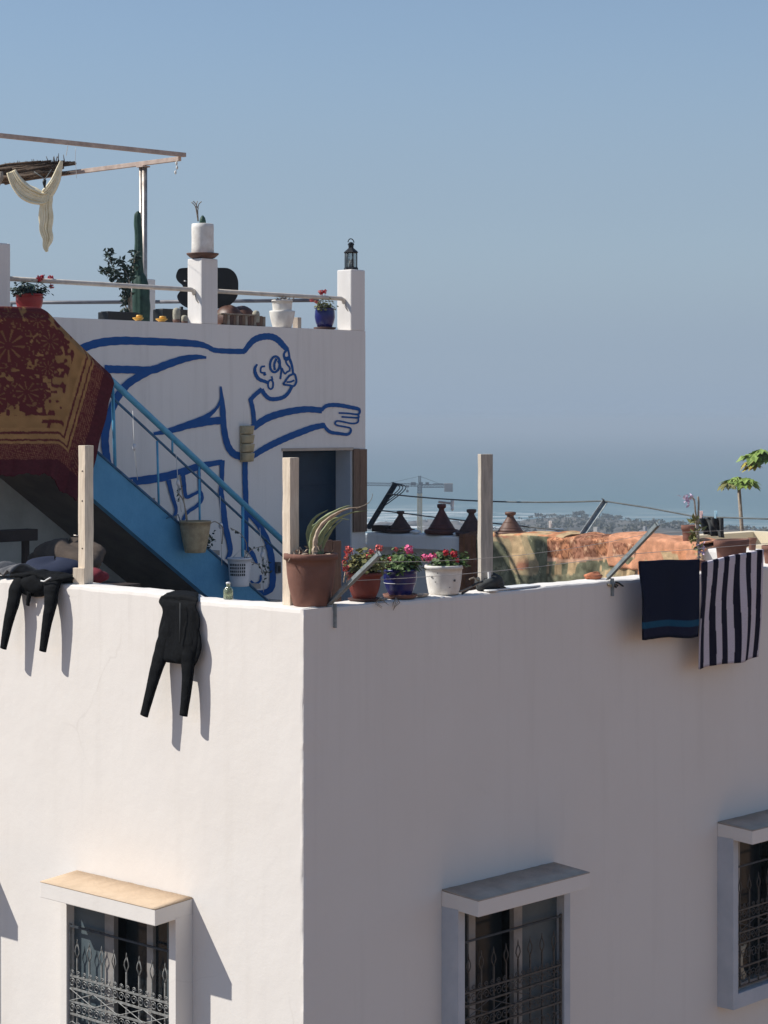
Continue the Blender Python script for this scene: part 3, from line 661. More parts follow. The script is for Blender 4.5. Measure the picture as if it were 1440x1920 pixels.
stroke(W_([(290, 691), (262, 705.5), (238, 721.5), (218.5, 747.8), (203, 786.7), (197, 821.7), (200, 856.7), (205, 880)], 12, 13, 13, 13, 12))
stroke(W_([(414, 724.5), (417.5, 763.4), (420, 802.3), (426.5, 833.4), (438, 850.5), (453, 856)], 3, 9, 10, 11, 12, 13))
stroke(W_([(415, 745), (412, 755), (404.5, 767.3), (385, 782.8), (350, 798), (315, 808.5), (288, 813.5)], 4, 4, 5, 9, 12, 9, 5)); stroke(W_([(422, 788.5), (400, 789.5), (370, 795), (350, 799)], 13, 12, 10))
stroke(W_([(459.7, 862), (459.7, 898), (461, 937.5), (461, 1024)], 9, 9, 9, 9)); stroke(W_([(458, 1024), (472.9, 1037.7), (482, 1057)], 9, 8, 4))
stroke(W_([(240, 904), (296, 896.6), (338.3, 886), (375.3, 874), (417.5, 866)], 14, 14, 13, 11, 8)); stroke(W_([(417, 863), (416, 900.5), (414.8, 924), (418.8, 950.7), (422.7, 985), (432, 1030), (425.4, 1049)], 8, 7, 9, 10, 9, 5))
stroke(W_([(316, 900), (323.8, 932), (330.4, 956), (325, 972)], 8, 6, 5)); stroke(W_([(342.5, 884), (345, 905), (349, 931), (364.7, 926), (375.5, 921.6), (379.2, 935), (370, 948), (351.5, 961), (343, 976)], 7, 7, 5, 5, 6, 5))
stroke(W_([(373, 876), (374, 897), (375, 921)], 5)); stroke(W_([(465, 962), (486, 985), (502, 1016.6), (509.8, 1051), (511.5, 1090), (505, 1107), (483.4, 1112), (464, 1101)], 8, 10, 11, 10, 10, 9))
stroke(W_([(489.5, 1078), (488, 1089), (478, 1094.5), (470, 1089)], 3.5))
mur.build('mural', M_MURAL, house, label='blue outline mural of a bending figure reaching out one hand')

# ---- stairs along the painted wall
A_S = 5.2
SL = 0.70
def zt(b): return -0.297 - SL * (b - 2.503)        # top edge of the blue stringer
stair = thing('outdoor_staircase', 'blue painted outdoor staircase with blue handrail against the mural wall', 'staircase', (5.1, 5.7, TF))
b_top, b_bot = 1.86, 5.14
mb = MB()     # stringer slab outline in b-h, from landing to floor
low = 0.46
poly = [(0.3, RF), (b_top, RF), (b_bot, TF + 0.005), (b_bot - low / SL, TF + 0.005), (b_top - 0.12, RF - low + 0.085 - 0.0), (0.3, RF - 0.30)]
def prism(mb, poly, a0, a1):
    n = len(poly); P = [(b, a0, h) for b, h in poly] + [(b, a1, h) for b, h in poly]
    mb.add(P, [tuple(range(n))[::-1], tuple(range(n, 2 * n))] + [(k, (k + 1) % n, n + (k + 1) % n, n + k) for k in range(n)])
prism(mb, poly, A_S, A_S + 0.08); mb.build('stringer', M_BLUE, stair)
mb = MB(); off = 0.06
poly2 = [(0.3, RF - 0.04), (b_top, RF - 0.04), (b_bot - 0.16, TF + 0.01), (b_bot - low / SL + 0.02, TF + 0.01), (b_top - 0.12, RF - low + 0.09), (0.3, RF - 0.29)]
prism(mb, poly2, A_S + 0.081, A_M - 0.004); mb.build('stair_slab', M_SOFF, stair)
nst = 12
for k in range(nst):
    b0 = b_top + (b_bot - b_top) * k / nst; b1 = b_top + (b_bot - b_top) * (k + 1) / nst + 0.02; h1 = RF - (RF - TF) * (k + 1) / (nst + 1)
    MB().box((b0, A_S + 0.082, h1 - 0.04 - 0.001 * k), (b1, A_M - 0.005, h1)).build('step', M_TERR, stair)
MB().tube([(b_top - 0.02, A_S - 0.004, RF + 0.004), (b_bot - 0.05, A_S - 0.004, TF + 0.045)], 0.013, 6).build('edge_line', M_DKBLUE, stair)  # thin dark blue line along the stringer's top edge
# handrail, lower thin rail, posts
def hr(b): return 0.353 - 0.715 * (b - 2.692)
AR = A_S + 0.035
mb = MB(); prism(mb, [(0.3, RF - 0.29), (b_top - 0.12, RF - low + 0.09), (b_bot - low / SL + 0.02, TF + 0.01), (0.3, TF + 0.01)], A_M - 0.012, A_M - 0.002); mb.build('under_stair_shade', M_STAIRSHADE, stair)  # added grey panel, darkens the wall where the stair shades it
MB().tube([(0.3, AR, 0.925), (1.90, AR, 0.925), (1.95, AR, hr(1.95)), (5.02, AR, hr(5.02))], 0.030, 10).build('handrail', M_RAILB, stair)
for b in (3.42, ): MB().tube([(b, AR, hr(b)), (b, AR, hr(b) - 0.15)], 0.011, 6).build('rail_tie', M_RAILB, stair)
MB().tube([(1.95, AR, hr(1.95) - 0.15), (4.98, AR, hr(4.98) - 0.15)], 0.012, 6).build('thin_rail', M_DKBLUE, stair)
for (x0, y0, x1, y1) in ((208, 735, 216, 872), (292, 813, 298, 947), (455, 950, 455, 1090), (372, 890, 375, 1012)):
    pt0 = onA(x1, y1, AR); MB().tube([(pt0[0] - 0.03 * (x1 - x0) / 8, AR, hr(pt0[0]) - (0.03 if x0 != 292 else 0.15)), (pt0[0], AR, zt(pt0[0]) - 0.02)], 0.016 if x0 in (208, 455) else 0.011, 8).build('baluster', M_RAILB, stair)
for b in (0.6, 1.25): MB().tube([(b, AR, 0.92), (b, AR, RF)], 0.014, 8).build('baluster', M_RAILB, stair)
# ------------------------------------------------------------------ plants and pots
def rv(s=1.0): return Vector((random.uniform(-s, s), random.uniform(-s, s), random.uniform(-s, s)))
def pot_body(c, prof, m, parent, name='pot', n=30, el=(1, 1), rot=0.0, wob=0.004):
    return MB().lathe(c, prof, n, wob, 3, el=el, rot=rot).build(name, m, parent)
def bowl(rt, rb, h, lip=0.02, liph=0.03, t=0.015, belly=0.0):
    return [(rb * 0.96, 0.0), (rb, 0.004)] + [(rb + (rt - rb) * k / 6 + belly * math.sin(math.pi * k / 6), 0.004 + (h - liph) * k / 6) for k in range(1, 7)] + \
           [(rt + lip, h - liph + 0.003), (rt + lip, h - 0.004), (rt + lip - 0.004, h), (rt - t * 0.6, h), (rt - t, h - 0.01), (rt - t * 1.3, h - 0.05)]
def soil(c, r, h, parent, el=(1, 1), rot=0.0):
    MB().lathe((c[0], c[1], c[2] + h), [(r, -0.02), (r, 0.0), (r * 0.6, 0.008), (r * 0.2, 0.012)], 20, 0.01, 5, el=el, rot=rot).build('soil', M_SOIL, parent)
def geranium(parent, c, r, h, nleaf, m, seed, droop=0.0, rl=0.022, clumps=9):
    nleaf = int(nleaf * 2.6); clumps += 6; random.seed(seed); fo = MB(); st = MB()
    tops = []
    for k in range(clumps):
        an = random.uniform(0, 6.28); q = r * math.sqrt(random.uniform(0.05, 1)); top = Vector((c[0] + q * math.cos(an), c[1] + q * math.sin(an), c[2] + h * random.uniform(0.35, 1.0) * (1 - 0.35 * q / r)))
        tops.append(top); b0 = Vector((c[0] + 0.35 * q * math.cos(an), c[1] + 0.35 * q * math.sin(an), c[2] - 0.01))
        st.tube([b0, b0.lerp(top, 0.5) + rv(0.012), top], [0.005, 0.004, 0.003], 5)
    for k in range(nleaf):
        t = random.choice(tops); p = t + Vector((random.gauss(0, 0.035), random.gauss(0, 0.035), random.gauss(-0.02, 0.03)))
        if p.z < c[2] - 0.02 - droop: p.z = c[2] - droop * random.random()
        out = (p - Vector(c)); nrm = Vector((out.x, out.y, 0.06)).normalized() * 0.7 + Vector((0, 0, 0.8)) + rv(0.6)
        rr = rl * random.uniform(0.5, 1.0)
        fo.disc(p, nrm, rr, 7, random.uniform(-0.1, 0.35))
    st.build('stem', M_LEAFO, parent); fo.build('foliage', m, parent, kind='stuff')
    return tops
def bloom(parent, c, r, m, n=46, stem_to=None):
    mb = MB()
    for k in range(n):
        d = rv(1.0); d = d.normalized() if d.length > 0.05 else Vector((0, 0, 1)); p = Vector(c) + d * r * random.uniform(0.55, 1.0)
        mb.disc(p, d + rv(0.5), r * random.uniform(0.28, 0.42), 5, random.uniform(-0.2, 0.5))
    o = mb.build('flower', m, parent)
    if stem_to is not None: MB().tube([stem_to, Vector(stem_to).lerp(Vector(c), 0.6) + rv(0.008), c], 0.0028, 5).build('flower_stem', M_LEAFO, parent)
    return o

# ---- big terracotta pot with a dry bent aloe on the corner of the parapet
pc = onA(584, 787, 0.13); pc = (pc[0], 0.135, PT + 0.004); s_ = PXA(pc[0], pc[1])
tp = thing('potted_aloe', 'large terracotta pot with a drooping dry aloe on the parapet corner', 'potted plant', pc)
pot_body(pc, bowl(0.166, 0.118, 0.35, 0.016, 0.042, 0.02, 0.012), M_TC, tp, n=40)
soil(pc, 0.148, 0.335, tp)
random.seed(11)
z0 = pc[2] + 0.34
def apx(x, y, dY=0.0): return onY(x, y, 14.05 + dY)
paths = [[(590, 1040), (592, 1010), (603, 985), (625, 966), (652, 954), (676, 951)], [(584, 1040), (583, 1012), (590, 990), (606, 973), (630, 961), (655, 953)],
         [(596, 1044), (600, 1018), (612, 994), (632, 974), (657, 962), (690, 957)], [(588, 1040), (579, 1005), (582, 985), (594, 968), (615, 956)],
         [(600, 1042), (604, 1024), (614, 1006), (626, 988), (642, 974)], [(594, 1042), (590, 1000), (600, 978), (622, 962), (648, 950), (660, 949)]]
extra = []
for i, pth in enumerate(paths):
    for _ in range(1):
        sh = random.uniform(-9, 9); ln = random.uniform(0.55, 1.0); m0 = max(4, int(round(len(pth) * ln)))
        extra.append([(x + sh * (1 - 0.6 * k / len(pth)) + random.uniform(-3, 3), y + random.uniform(-4, 5) + (0 if k < len(pth) - 2 else random.uniform(0, 9))) for k, (x, y) in enumerate(pth[:m0])])
for i, pth in enumerate(paths + extra):
    n_ = len(pth); q = crom([apx(x, y, (i - 2) * 0.03) for x, y in pth], 5); m_ = len(q)
    wl = random.uniform(0.019, 0.030); MB().tube(q, [(wl * (1 - 0.93 * (k / (m_ - 1)) ** 1.3) * (1 + 0.12 * math.sin(k * 1.9 + i)), 0.5 * wl * (1 - 0.9 * (k / (m_ - 1)) ** 1.3)) for k in range(m_)], 5, smooth=False).build('leaf', M_ALOE if i % 6 else M_DRY, tp)
MB().tube(crom([apx(668, 953), apx(682, 948), apx(693, 941), apx(698, 931), apx(698, 925)], 4), [0.006, 0.005, 0.0045, 0.004, 0.003, 0.003, 0.003, 0.003, 0.002, 0.002, 0.002, 0.002, 0.002, 0.002, 0.002, 0.002, 0.001], 5).build('leaf', M_TWIG, tp)
hk = MB()
for k in range(46):
    an = random.uniform(0, 6.28); q = random.uniform(0.02, 0.15); p = Vector((pc[0] + q * math.cos(an), pc[1] + q * math.sin(an), z0 + random.uniform(0.0, 0.03)))
    hk.leaf(p, rv() + Vector((0, 0, 0.15)), rv() + Vector((0, 0, 1)), random.uniform(0.04, 0.09), 0.02)
for k in range(14):
    p = Vector(apx(588 + random.uniform(-10, 12), 1035 - random.uniform(0, 12))); hk.leaf(p, rv(), rv(), 0.05, 0.022)
hk.build('dry_husk', M_DRY, tp, kind='stuff')

# ---- red, blue and white geranium pots on the shaded parapet
def on_par(x): 
    b = onA(x, 787, 0.13)[0]; return (b, 0.13, PT + 0.004)
c = on_par(683)
t = thing('potted_geranium', 'dark red clay pot of coral geraniums behind the slanting iron arm', 'potted plant', c, group='geranium pots on the parapet')
MB().lathe((c[0], c[1], c[2]), [(0.085, 0), (0.105, 0.004), (0.115, 0.02), (0.108, 0.022), (0.08, 0.010)], 26).build('saucer', M_TCD, t)
pot_body((c[0], c[1], c[2] + 0.012), bowl(0.112, 0.075, 0.185, 0.012, 0.03, 0.014, 0.012), M_REDC, t); soil((c[0], c[1], c[2] + 0.012), 0.098, 0.172, t)
tops = geranium(t, (c[0], c[1], c[2] + 0.20), 0.135, 0.12, 210, M_LEAFO, 21, 0.05)
for (x, y, r) in ((654, 1031, 0.03), (650, 1045, 0.018), (648, 1066, 0.024), (646, 1054, 0.018), (697, 1035, 0.02), (711, 1028, 0.028), (704, 1046, 0.02), (690, 1044, 0.018)):
    p = onY(x, y, 14.38 + random.uniform(-0.05, 0.05)); bloom(t, p, r, M_CORAL, stem_to=(c[0] + (p[0] - c[0]) * 0.5, c[1], c[2] + 0.2))
for (x0, y0, x1, y1) in ((648, 1070, 644, 1092), (652, 1075, 649, 1100)): MB().tube([onY(x0, y0, 14.33), onY(x1, y1, 14.33)], 0.004, 5).build('stem', M_DRY, t)

c = on_par(750)
t = thing('potted_geranium', 'cobalt blue pot with one pink bloom standing on a clay saucer', 'potted plant', c, group='geranium pots on the parapet')
MB().lathe((c[0], c[1], c[2]), [(0.10, 0), (0.112, 0.004), (0.122, 0.026), (0.115, 0.028), (0.09, 0.014)], 28).build('saucer', M_TC, t)
pc2 = (c[0], c[1], c[2] + 0.016); pot_body(pc2, bowl(0.116, 0.076, 0.185, 0.006, 0.02, 0.012, 0.014), M_BLUEP, t, n=36); soil(pc2, 0.104, 0.17, t)
MB().tube([(c[0] + 0.113 * math.cos(k * 0.2244), c[1] + 0.113 * math.sin(k * 0.2244), c[2] + 0.105) for k in range(29)], 0.0018, 4).build('painted_ring', M_PEGW, t)
geranium(t, (c[0], c[1], c[2] + 0.195), 0.13, 0.115, 230, M_LEAF, 22, 0.03)
for (x, y, r, m) in ((766, 1031, 0.036, M_PINK), (742, 1030, 0.018, M_CORAL), (731, 1049, 0.022, M_CORAL)):
    p = onY(x, y, 14.62); bloom(t, p, r, m, stem_to=(c[0] + (p[0] - c[0]) * 0.5, c[1], c[2] + 0.2))
for (x, y) in ((712, 1122), (742, 1121)):          # roots and twigs hanging under the saucer
    tw = MB(); p = Vector(onA(x, y, -0.012))
    for k in range(4): tw.tube([p, p + Vector((random.uniform(-0.05, 0.05), -0.008, -random.uniform(0.02, 0.04))), p + Vector((random.uniform(-0.09, 0.09), -0.012, -random.uniform(0.03, 0.085)))], [0.004, 0.003, 0.0015], 5)
    tw.build('root', M_TWIG, t)

c = on_par(832)
t = thing('potted_geranium', 'chipped white painted pot with pink and crimson blooms', 'potted plant', c, group='geranium pots on the parapet')
pot_body(c, bowl(0.132, 0.108, 0.205, 0.006, 0.03, 0.014, 0.004), M_WHP, t, n=36); soil(c, 0.118, 0.19, t)
random.seed(5); ch = MB()
for (x, y, r) in ((802, 1083, 0.008), (813, 1092, 0.006), (858, 1089, 0.010), (845, 1102, 0.005), (820, 1075, 0.005)):
    d = Vector(onY(x, y, 14.87)) ; v = Vector((d.x - c[0], d.y - c[1], 0)).normalized() ; hh = d.z - c[2]; rad = 0.108 + (0.132 - 0.108) * hh / 0.19 + 0.008
    ch.disc((c[0] + v.x * rad, c[1] + v.y * rad, d.z), (v.x, v.y, -0.1), r, 7, 0.0)
ch.build('chip', M_GREYC, t, kind='stuff')
geranium(t, (c[0] + 0.02, c[1], c[2] + 0.20), 0.115, 0.09, 150, M_LEAF, 23, 0.0)
for (x, y, r, m) in ((797, 1046, 0.03, M_PINK), (811, 1045, 0.032, M_PINK), (804, 1049, 0.02, M_PINK), (836, 1036, 0.024, M_REDF), (851, 1039, 0.026, M_REDF), (857, 1051, 0.017, M_REDF)):
    p = onY(x, y, 14.95); bloom(t, p, r, m, stem_to=(c[0] + (p[0] - c[0]) * 0.4, c[1], c[2] + 0.2))
# litter lying on the parapet
for k, (x, y, w_, l_, nm, lb, m) in enumerate(((715, 1119, 0.09, 0.12, 'roof_tile', 'small flat clay shard lying between the red and blue pots', M_DRY), (785, 1113, 0.07, 0.13, 'roof_tile', 'pale flat clay shard lying between the blue and white pots', M_DUST))):
    p = onY(x, y, 14.45 + 0.35 * k); p = (p[0], 0.10, PT + 0.012)
    MB().obox(p, (l_, w_, 0.012), (0, 0, 0.4)).build(nm, m, base=p, label=lb, cat='tile', bevel=0.003)

# ------------------------------------------------------------------ timber posts on the parapet
def post(x, b=None, a=None, top=-0.25, w_=0.078, rot=0.0, label='', extra=None):
    c = (0.13, aB(x, 0.13), PT + 0.006) if b else (bA(x, 0.13), 0.13, PT + 0.006)
    if b: c = (c[0], c[1], PT + (0.036 if c[1] > 1.3 else 0.006))
    mb = MB(); n = 8; P = []
    for k in range(n + 1):
        h = c[2] + (top - c[2]) * k / n; ws = w_ / 2 * (1 + random.uniform(-0.03, 0.03)); dx = random.uniform(-0.0015, 0.0015)
        for (i, j) in ((-1, -1), (1, -1), (1, 1), (-1, 1)):
            x_, y_ = i * ws, j * ws; P.append((c[0] + dx + x_ * math.cos(rot) - y_ * math.sin(rot), c[1] + x_ * math.sin(rot) + y_ * math.cos(rot), h))
    mb.add(P, [(k * 4 + j, k * 4 + (j + 1) % 4, (k + 1) * 4 + (j + 1) % 4, (k + 1) * 4 + j) for k in range(n) for j in range(4)] + [(0, 3, 2, 1), (n * 4, n * 4 + 1, n * 4 + 2, n * 4 + 3)])
    t = thing('timber_post', label, 'post', c, group='timber posts on the parapet')
    mb.build('post', M_WOODP if b else M_WOODG, t, bevel=0.004)
    return t, c
random.seed(4)
t, c = post(161, b=True, top=-0.19, w_=0.080, rot=0.0, label='weathered timber post beside the crumpled black wetsuit')
MB().obox((c[0] - 0.05, c[1] + 0.01, c[2] + 0.055), (0.03, 0.10, 0.12), (0, 0, 0.3)).build('cleat', M_WOODP, t, bevel=0.003)
MB().tube([(c[0] - 0.03, c[1] + 0.03, -0.86), (c[0] - 0.06, c[1] + 0.07, -0.855)], 0.005, 6).build('nail', M_PIPEM, t)
for hz in (-0.38, -0.60, -0.95): MB().disc((c[0] - 0.043, c[1] - 0.012, hz), (-1, -0.3, 0), 0.007, 8, 0).build('knot', M_WOODD, t)
t, c = post(545, b=True, top=-0.253, w_=0.078, rot=-0.05, label='timber post standing directly behind the large terracotta pot')
t, c = post(910, a=True, top=-0.250, w_=0.092, rot=-0.60, label='grey timber post among tagine lids and blankets')
MB().tube([onY(900, 1091, 15.3), onY(888, 1083, 15.28), onY(880, 1086, 15.25)], 0.006, 6).build('cord', M_TWIG, t)
# black bundle of cords and cloth at its foot
bc = (c[0] + 0.02, c[1] - 0.02, PT + 0.006)
t = thing('cord_bundle', 'black cloth and cord bundle tied round the foot of a timber post', 'bundle', bc)
MB().blob((bc[0], bc[1], bc[2] + 0.05), (0.11, 0.10, 0.06), 16, 10, 0.22, 3).build('cloth', M_DKC, t)
for q in ([(900, 1092), (885, 1100), (872, 1106), (862, 1110)], [(905, 1090), (890, 1096), (878, 1106), (866, 1113)], [(925, 1095), (940, 1101), (950, 1108), (958, 1106)], [(922, 1092), (936, 1096), (948, 1103)]):
    MB().tube(crom([onA(x, y, 0.03) for x, y in q], 4), 0.008, 6).build('cord', M_TWIG if q[0][0] == 900 else M_DKC, t)
MB().beam(onA(918, 1093, 0.06), onA(917, 1072, 0.06), 0.014, 0.022).build('peg', M_PEGW, t)
p = onA(921, 1107, 0.03); MB().lathe((p[0], p[1], PT + 0.004), [(0.05, 0), (0.055, 0.008), (0.045, 0.012)], 14).build('shell', M_PEGW, t)
p = onA(960, 1104, 0.08); MB().obox((p[0], 0.10, PT + 0.010), (0.55, 0.15, 0.012), (0, 0, 0.03)).build('plank', M_PEGW, base=(p[0], 0.10, PT + 0.004), label='thin pale board lying along the parapet right of the post', cat='board', bevel=0.003)

# ------------------------------------------------------------------ washing-line arms and wires
def arm(p0, p1, foot, m, label, mtop=None):
    t = thing('washing_line_stand', label, 'line stand', p0, group='iron arms of the washing lines')
    p0 = Vector(p0); p1 = Vector(p1); d = (p1 - p0).normalized(); sd = d.cross(Vector((0, 0, 1))).normalized(); up = sd.cross(d)
    mb = MB()          # angle section: two flanges
    for (u, v, wu, wv) in ((0.0, 0.02, 0.006, 0.042), (0.021, 0.0, 0.042, 0.006)):
        P = []
        for q in (p0, p1):
            for (i, j) in ((-1, -1), (1, -1), (1, 1), (-1, 1)): P.append(tuple(q + sd * (u + i * wu / 2) + up * (v + j * wv / 2)))
        mb.add(P, [(0, 3, 2, 1), (4, 5, 6, 7), (0, 1, 5, 4), (1, 2, 6, 5), (2, 3, 7, 6), (3, 0, 4, 7)])
    mb.build('arm', m, t)
    if foot is not None:
        MB().beam(foot, Vector((foot[0], foot[1], p0.z + 0.01)), 0.03, 0.012).build('foot', m, t, bevel=0.002)
    MB().tube([p1 - d * 0.02 + up * 0.02, p1 - d * 0.02 + up * 0.06], 0.005, 6).build('hook', M_IROND, t)
    return t
def arm_pt(p0, p1, t): return tuple(Vector(p0).lerp(Vector(p1), t) + Vector((0, 0, 0.03)))
q0 = onA(627, 1140, -0.006); A1a = (q0[0], 0.02, PT + 0.012); A1b = (q0[0], -0.44, -0.885)
arm(A1a, A1b, (q0[0], -0.010, -1.385), M_IRON, 'grey iron arm slanting up in front of the red geranium pot')
q0 = onA(1147, 1100, -0.006); A2a = (q0[0], 0.02, PT + 0.012); A2b = (q0[0], -0.46, -0.80)
arm(A2a, A2b, (q0[0], -0.010, -1.36), M_IRON, 'grey iron arm slanting up beside the navy towel')
q0 = onB(690, 992, B_F + 0.3); A3a = (B_F + 0.30, q0[1], PT + 0.01); e3 = onB(742, 908, B_F + 0.30 + 0.455); A3b = (B_F + 0.755, q0[1], e3[2])
t3 = arm(A3a, A3b, None, M_IROND, 'dark iron arm leaning above the sea beside the brown door board')
for k in range(3): MB().tube(crom([arm_pt(A3a, A3b, 0.97), Vector(arm_pt(A3a, A3b, 0.8)) + Vector((0.05 + 0.02 * k, -0.10 - 0.03 * k, 0.02)), arm_pt(A3a, A3b, 0.50 - 0.08 * k)], 5), 0.006, 5).build('loose_wire', M_IROND, t3)
q0 = onB(1088, 1003, B_F + 0.25); A4a = (B_F + 0.25, q0[1], PT + 0.03); e4 = onB(1138, 940, B_F + 0.25 + 0.42); A4b = (B_F + 0.67, q0[1], e4[2])
arm(A4a, A4b, None, M_IRON, 'pale iron arm rising out of the rust blanket')
def wire(pts, r, m, label, per=1):
    MB().tube(crom(pts, per), r, 5).build('washing_line', m, base=pts[0], label=label, cat='clothes line', group='washing lines')
def sagw(p, q, sag, n=6): return [tuple(Vector(p).lerp(Vector(q), k / n) - Vector((0, 0, sag * 4 * (k / n) * (1 - k / n)))) for k in range(n + 1)]
wa0, wa1 = arm_pt(A1a, A1b, 0.40), arm_pt(A2a, A2b, 0.40)
wa2 = (7.0, wa1[1], wa1[2] + 0.0)
wire(sagw(wa0, wa1, 0.03) + sagw(wa1, wa2, 0.0)[1:], 0.0020, M_WIREW, 'thin pale line along the shaded parapet holding the towels')
wire(sagw(arm_pt(A1a, A1b, 0.78), arm_pt(A2a, A2b, 0.78), 0.06) + [(7.0, A2b[1] * 0.8, -0.92)], 0.0016, M_WIREW, 'upper thin pale line between the two grey iron arms')
e = onB(1445, 972, B_F + 0.6)
wire(sagw(arm_pt(A3a, A3b, 0.72), arm_pt(A4a, A4b, 0.93), 0.045, 8) + [onB(1215, 952, B_F + 0.66), onB(1300, 968, B_F + 0.66), onB(1345, 970, B_F + 0.66), (B_F + 0.66, -0.3, e[2])], 0.0085, M_WIRE, 'thick grey line stretched above the far parapet against the sea')
wire([arm_pt(A3a, A3b, 0.36), onB(745, 961, B_F + 0.5), onB(800, 968, B_F + 0.5), onB(880, 977, B_F + 0.5), onB(965, 985, B_F + 0.5), onB(1100, 1000, B_F + 0.5)], 0.008, M_WIRE, 'lower grey line passing behind the tagine lids')
tq = onB(848, 944, B_F + 0.70); t = thing('line_clamp', 'white plastic clamp on the thick line above the tall tagine lid', 'clamp', tq)
MB().obox(tq, (0.03, 0.03, 0.07), (0.1, 0, 0)).build('clamp_body', M_PEGW, t, bevel=0.004); MB().blob((tq[0], tq[1], tq[2] - 0.055), (0.02, 0.02, 0.026), 10, 7, 0.1).build('knob', M_PEGW, t)
MB().tube([onB(823, 941, B_F + 0.70), tq], 0.014, 6).build('sleeve', M_PIPE, t)
for (x, y, m, lb) in ((1032, 983, M_PEGW, 'white peg on the line above the grey rooftops'), (1315, 965, M_PEGP, 'pink peg holding the charcoal garment'), (1342, 965, M_PEGB, 'pale blue peg holding the charcoal garment')):
    p = onB(x, y, B_F + (0.5 if x < 1100 else 0.66)); t = thing('clothes_peg', lb, 'peg', p, group='clothes pegs')
    for sg in (-1, 1): MB().obox((p[0] + sg * 0.008, p[1], p[2]), (0.010, 0.022, 0.075), (0, sg * 0.10, 0.3)).build('jaw', m, t, bevel=0.002)
# charcoal garment drooping from the line
def cloth_quad(pts, nu, nv, plane, name, m, base, label, cat, folds=0.02, freq=9, solid=0.006, seed=0, parent=None):
    """pts: photo corners tl tr br bl, laid on a plane function px->house point, with folds across"""
    mb = MB()
    tl, tr, br, bl = pts
    def fn(u, v):
        x = (tl[0] * (1 - u) + tr[0] * u) * (1 - v) + (bl[0] * (1 - u) + br[0] * u) * v; y = (tl[1] * (1 - u) + tr[1] * u) * (1 - v) + (bl[1] * (1 - u) + br[1] * u) * v
        p = plane(x, y); w_ = folds * math.sin(freq * u + seed + 2.2 * v) * (0.3 + 0.7 * v) + folds * 0.5 * math.sin(freq * 1.7 * u - 3 * v + seed)
        return (p[0] - w_, p[1] - w_ * 0.3, p[2])
    mb.grid(fn, nu, nv); return mb.build(name, m, parent=parent, base=None if parent else base, label=label, cat=cat, solid=solid)
p = onB(1330, 972, B_F + 0.66)
cloth_quad(((1309, 972), (1356, 970), (1358, 1008), (1322, 1002)), 26, 16, lambda x, y: onB(x, y, B_F + 0.66), 'hanging_garment', M_DKC, p, 'charcoal garment pegged to the far line beside the flower spike', 'garment', 0.05, 14)

# ------------------------------------------------------------------ towels on the shaded wall
AT = wa0[1]
def towel(tl, tr, br, bl, colfn, label, seed, nu=150, nv=90):
    mb = MB(); mb.col = []
    def pos(u, v):
        x = (tl[0] * (1 - u) + tr[0] * u) * (1 - v) + (bl[0] * (1 - u) + br[0] * u) * v; y = (tl[1] * (1 - u) + tr[1] * u) * (1 - v) + (bl[1] * (1 - u) + br[1] * u) * v
        x += 2 * v * math.sin(5 * v + 3 * u + seed); y += 0.7 * math.sin(math.pi * u * 3) * (1 - v) + 1.3 * math.sin(9 * u + seed) * v
        p = onA(x, y, AT - 0.012); d = 0.020 * math.sin(7 * u + seed + 1.5 * v) * sst(0.03, 0.5, v) + 0.010 * math.sin(17 * u + seed + v) * sst(0.0, 0.6, v) + 0.004 * math.sin(31 * u) * v
        return (p[0], p[1] - d, p[2])
    def back(u, v):
        p = pos(0.06 + 0.94 * u, 0); k = v * 0.35
        return (p[0], AT + 0.012 + 0.004 * math.sin(9 * u), p[2] + 0.006 - k * 0.30)
    def fn(u, v):
        if v < 0.2: return back(u, 1 - v / 0.2)
        return pos(u, (v - 0.2) / 0.8)
    mb.grid(fn, nu, nv, True, lambda u, v: colfn(u, max(0, (v - 0.2) / 0.8)))
    c = pos(0.5, 0)
    mb.build('towel', M_COLT, base=c, label=label, cat='towel', solid=0.014, group='towels on the line')
NV = (0.012, 0.016, 0.038); NV2 = (0.014, 0.085, 0.16)
towel((1198, 1053), (1311, 1050), (1306, 1194), (1201, 1199), lambda u, v: NV2 if 0.775 < v < 0.85 else (0.006, 0.008, 0.02) if v > 0.972 or u < 0.012 or u > 0.988 else (0.018, 0.020, 0.045) if v > 0.85 else NV, 'navy towel with one teal band hanging on the wall line', 0.6)
def stp(u, v):
    k = (u * 5.6 + 0.03 * math.sin(6 * v))
    if v > 0.975: return (0.012, 0.010, 0.024) if (k % 1.0) < 0.47 else (0.50, 0.45, 0.50)
    return (0.016, 0.014, 0.030) if (k % 1.0) < 0.47 else (0.66, 0.60, 0.66)
towel((1316, 1056), (1431, 1031), (1424, 1233), (1311, 1254), stp, 'navy and white striped towel hanging at the right', 2.1)
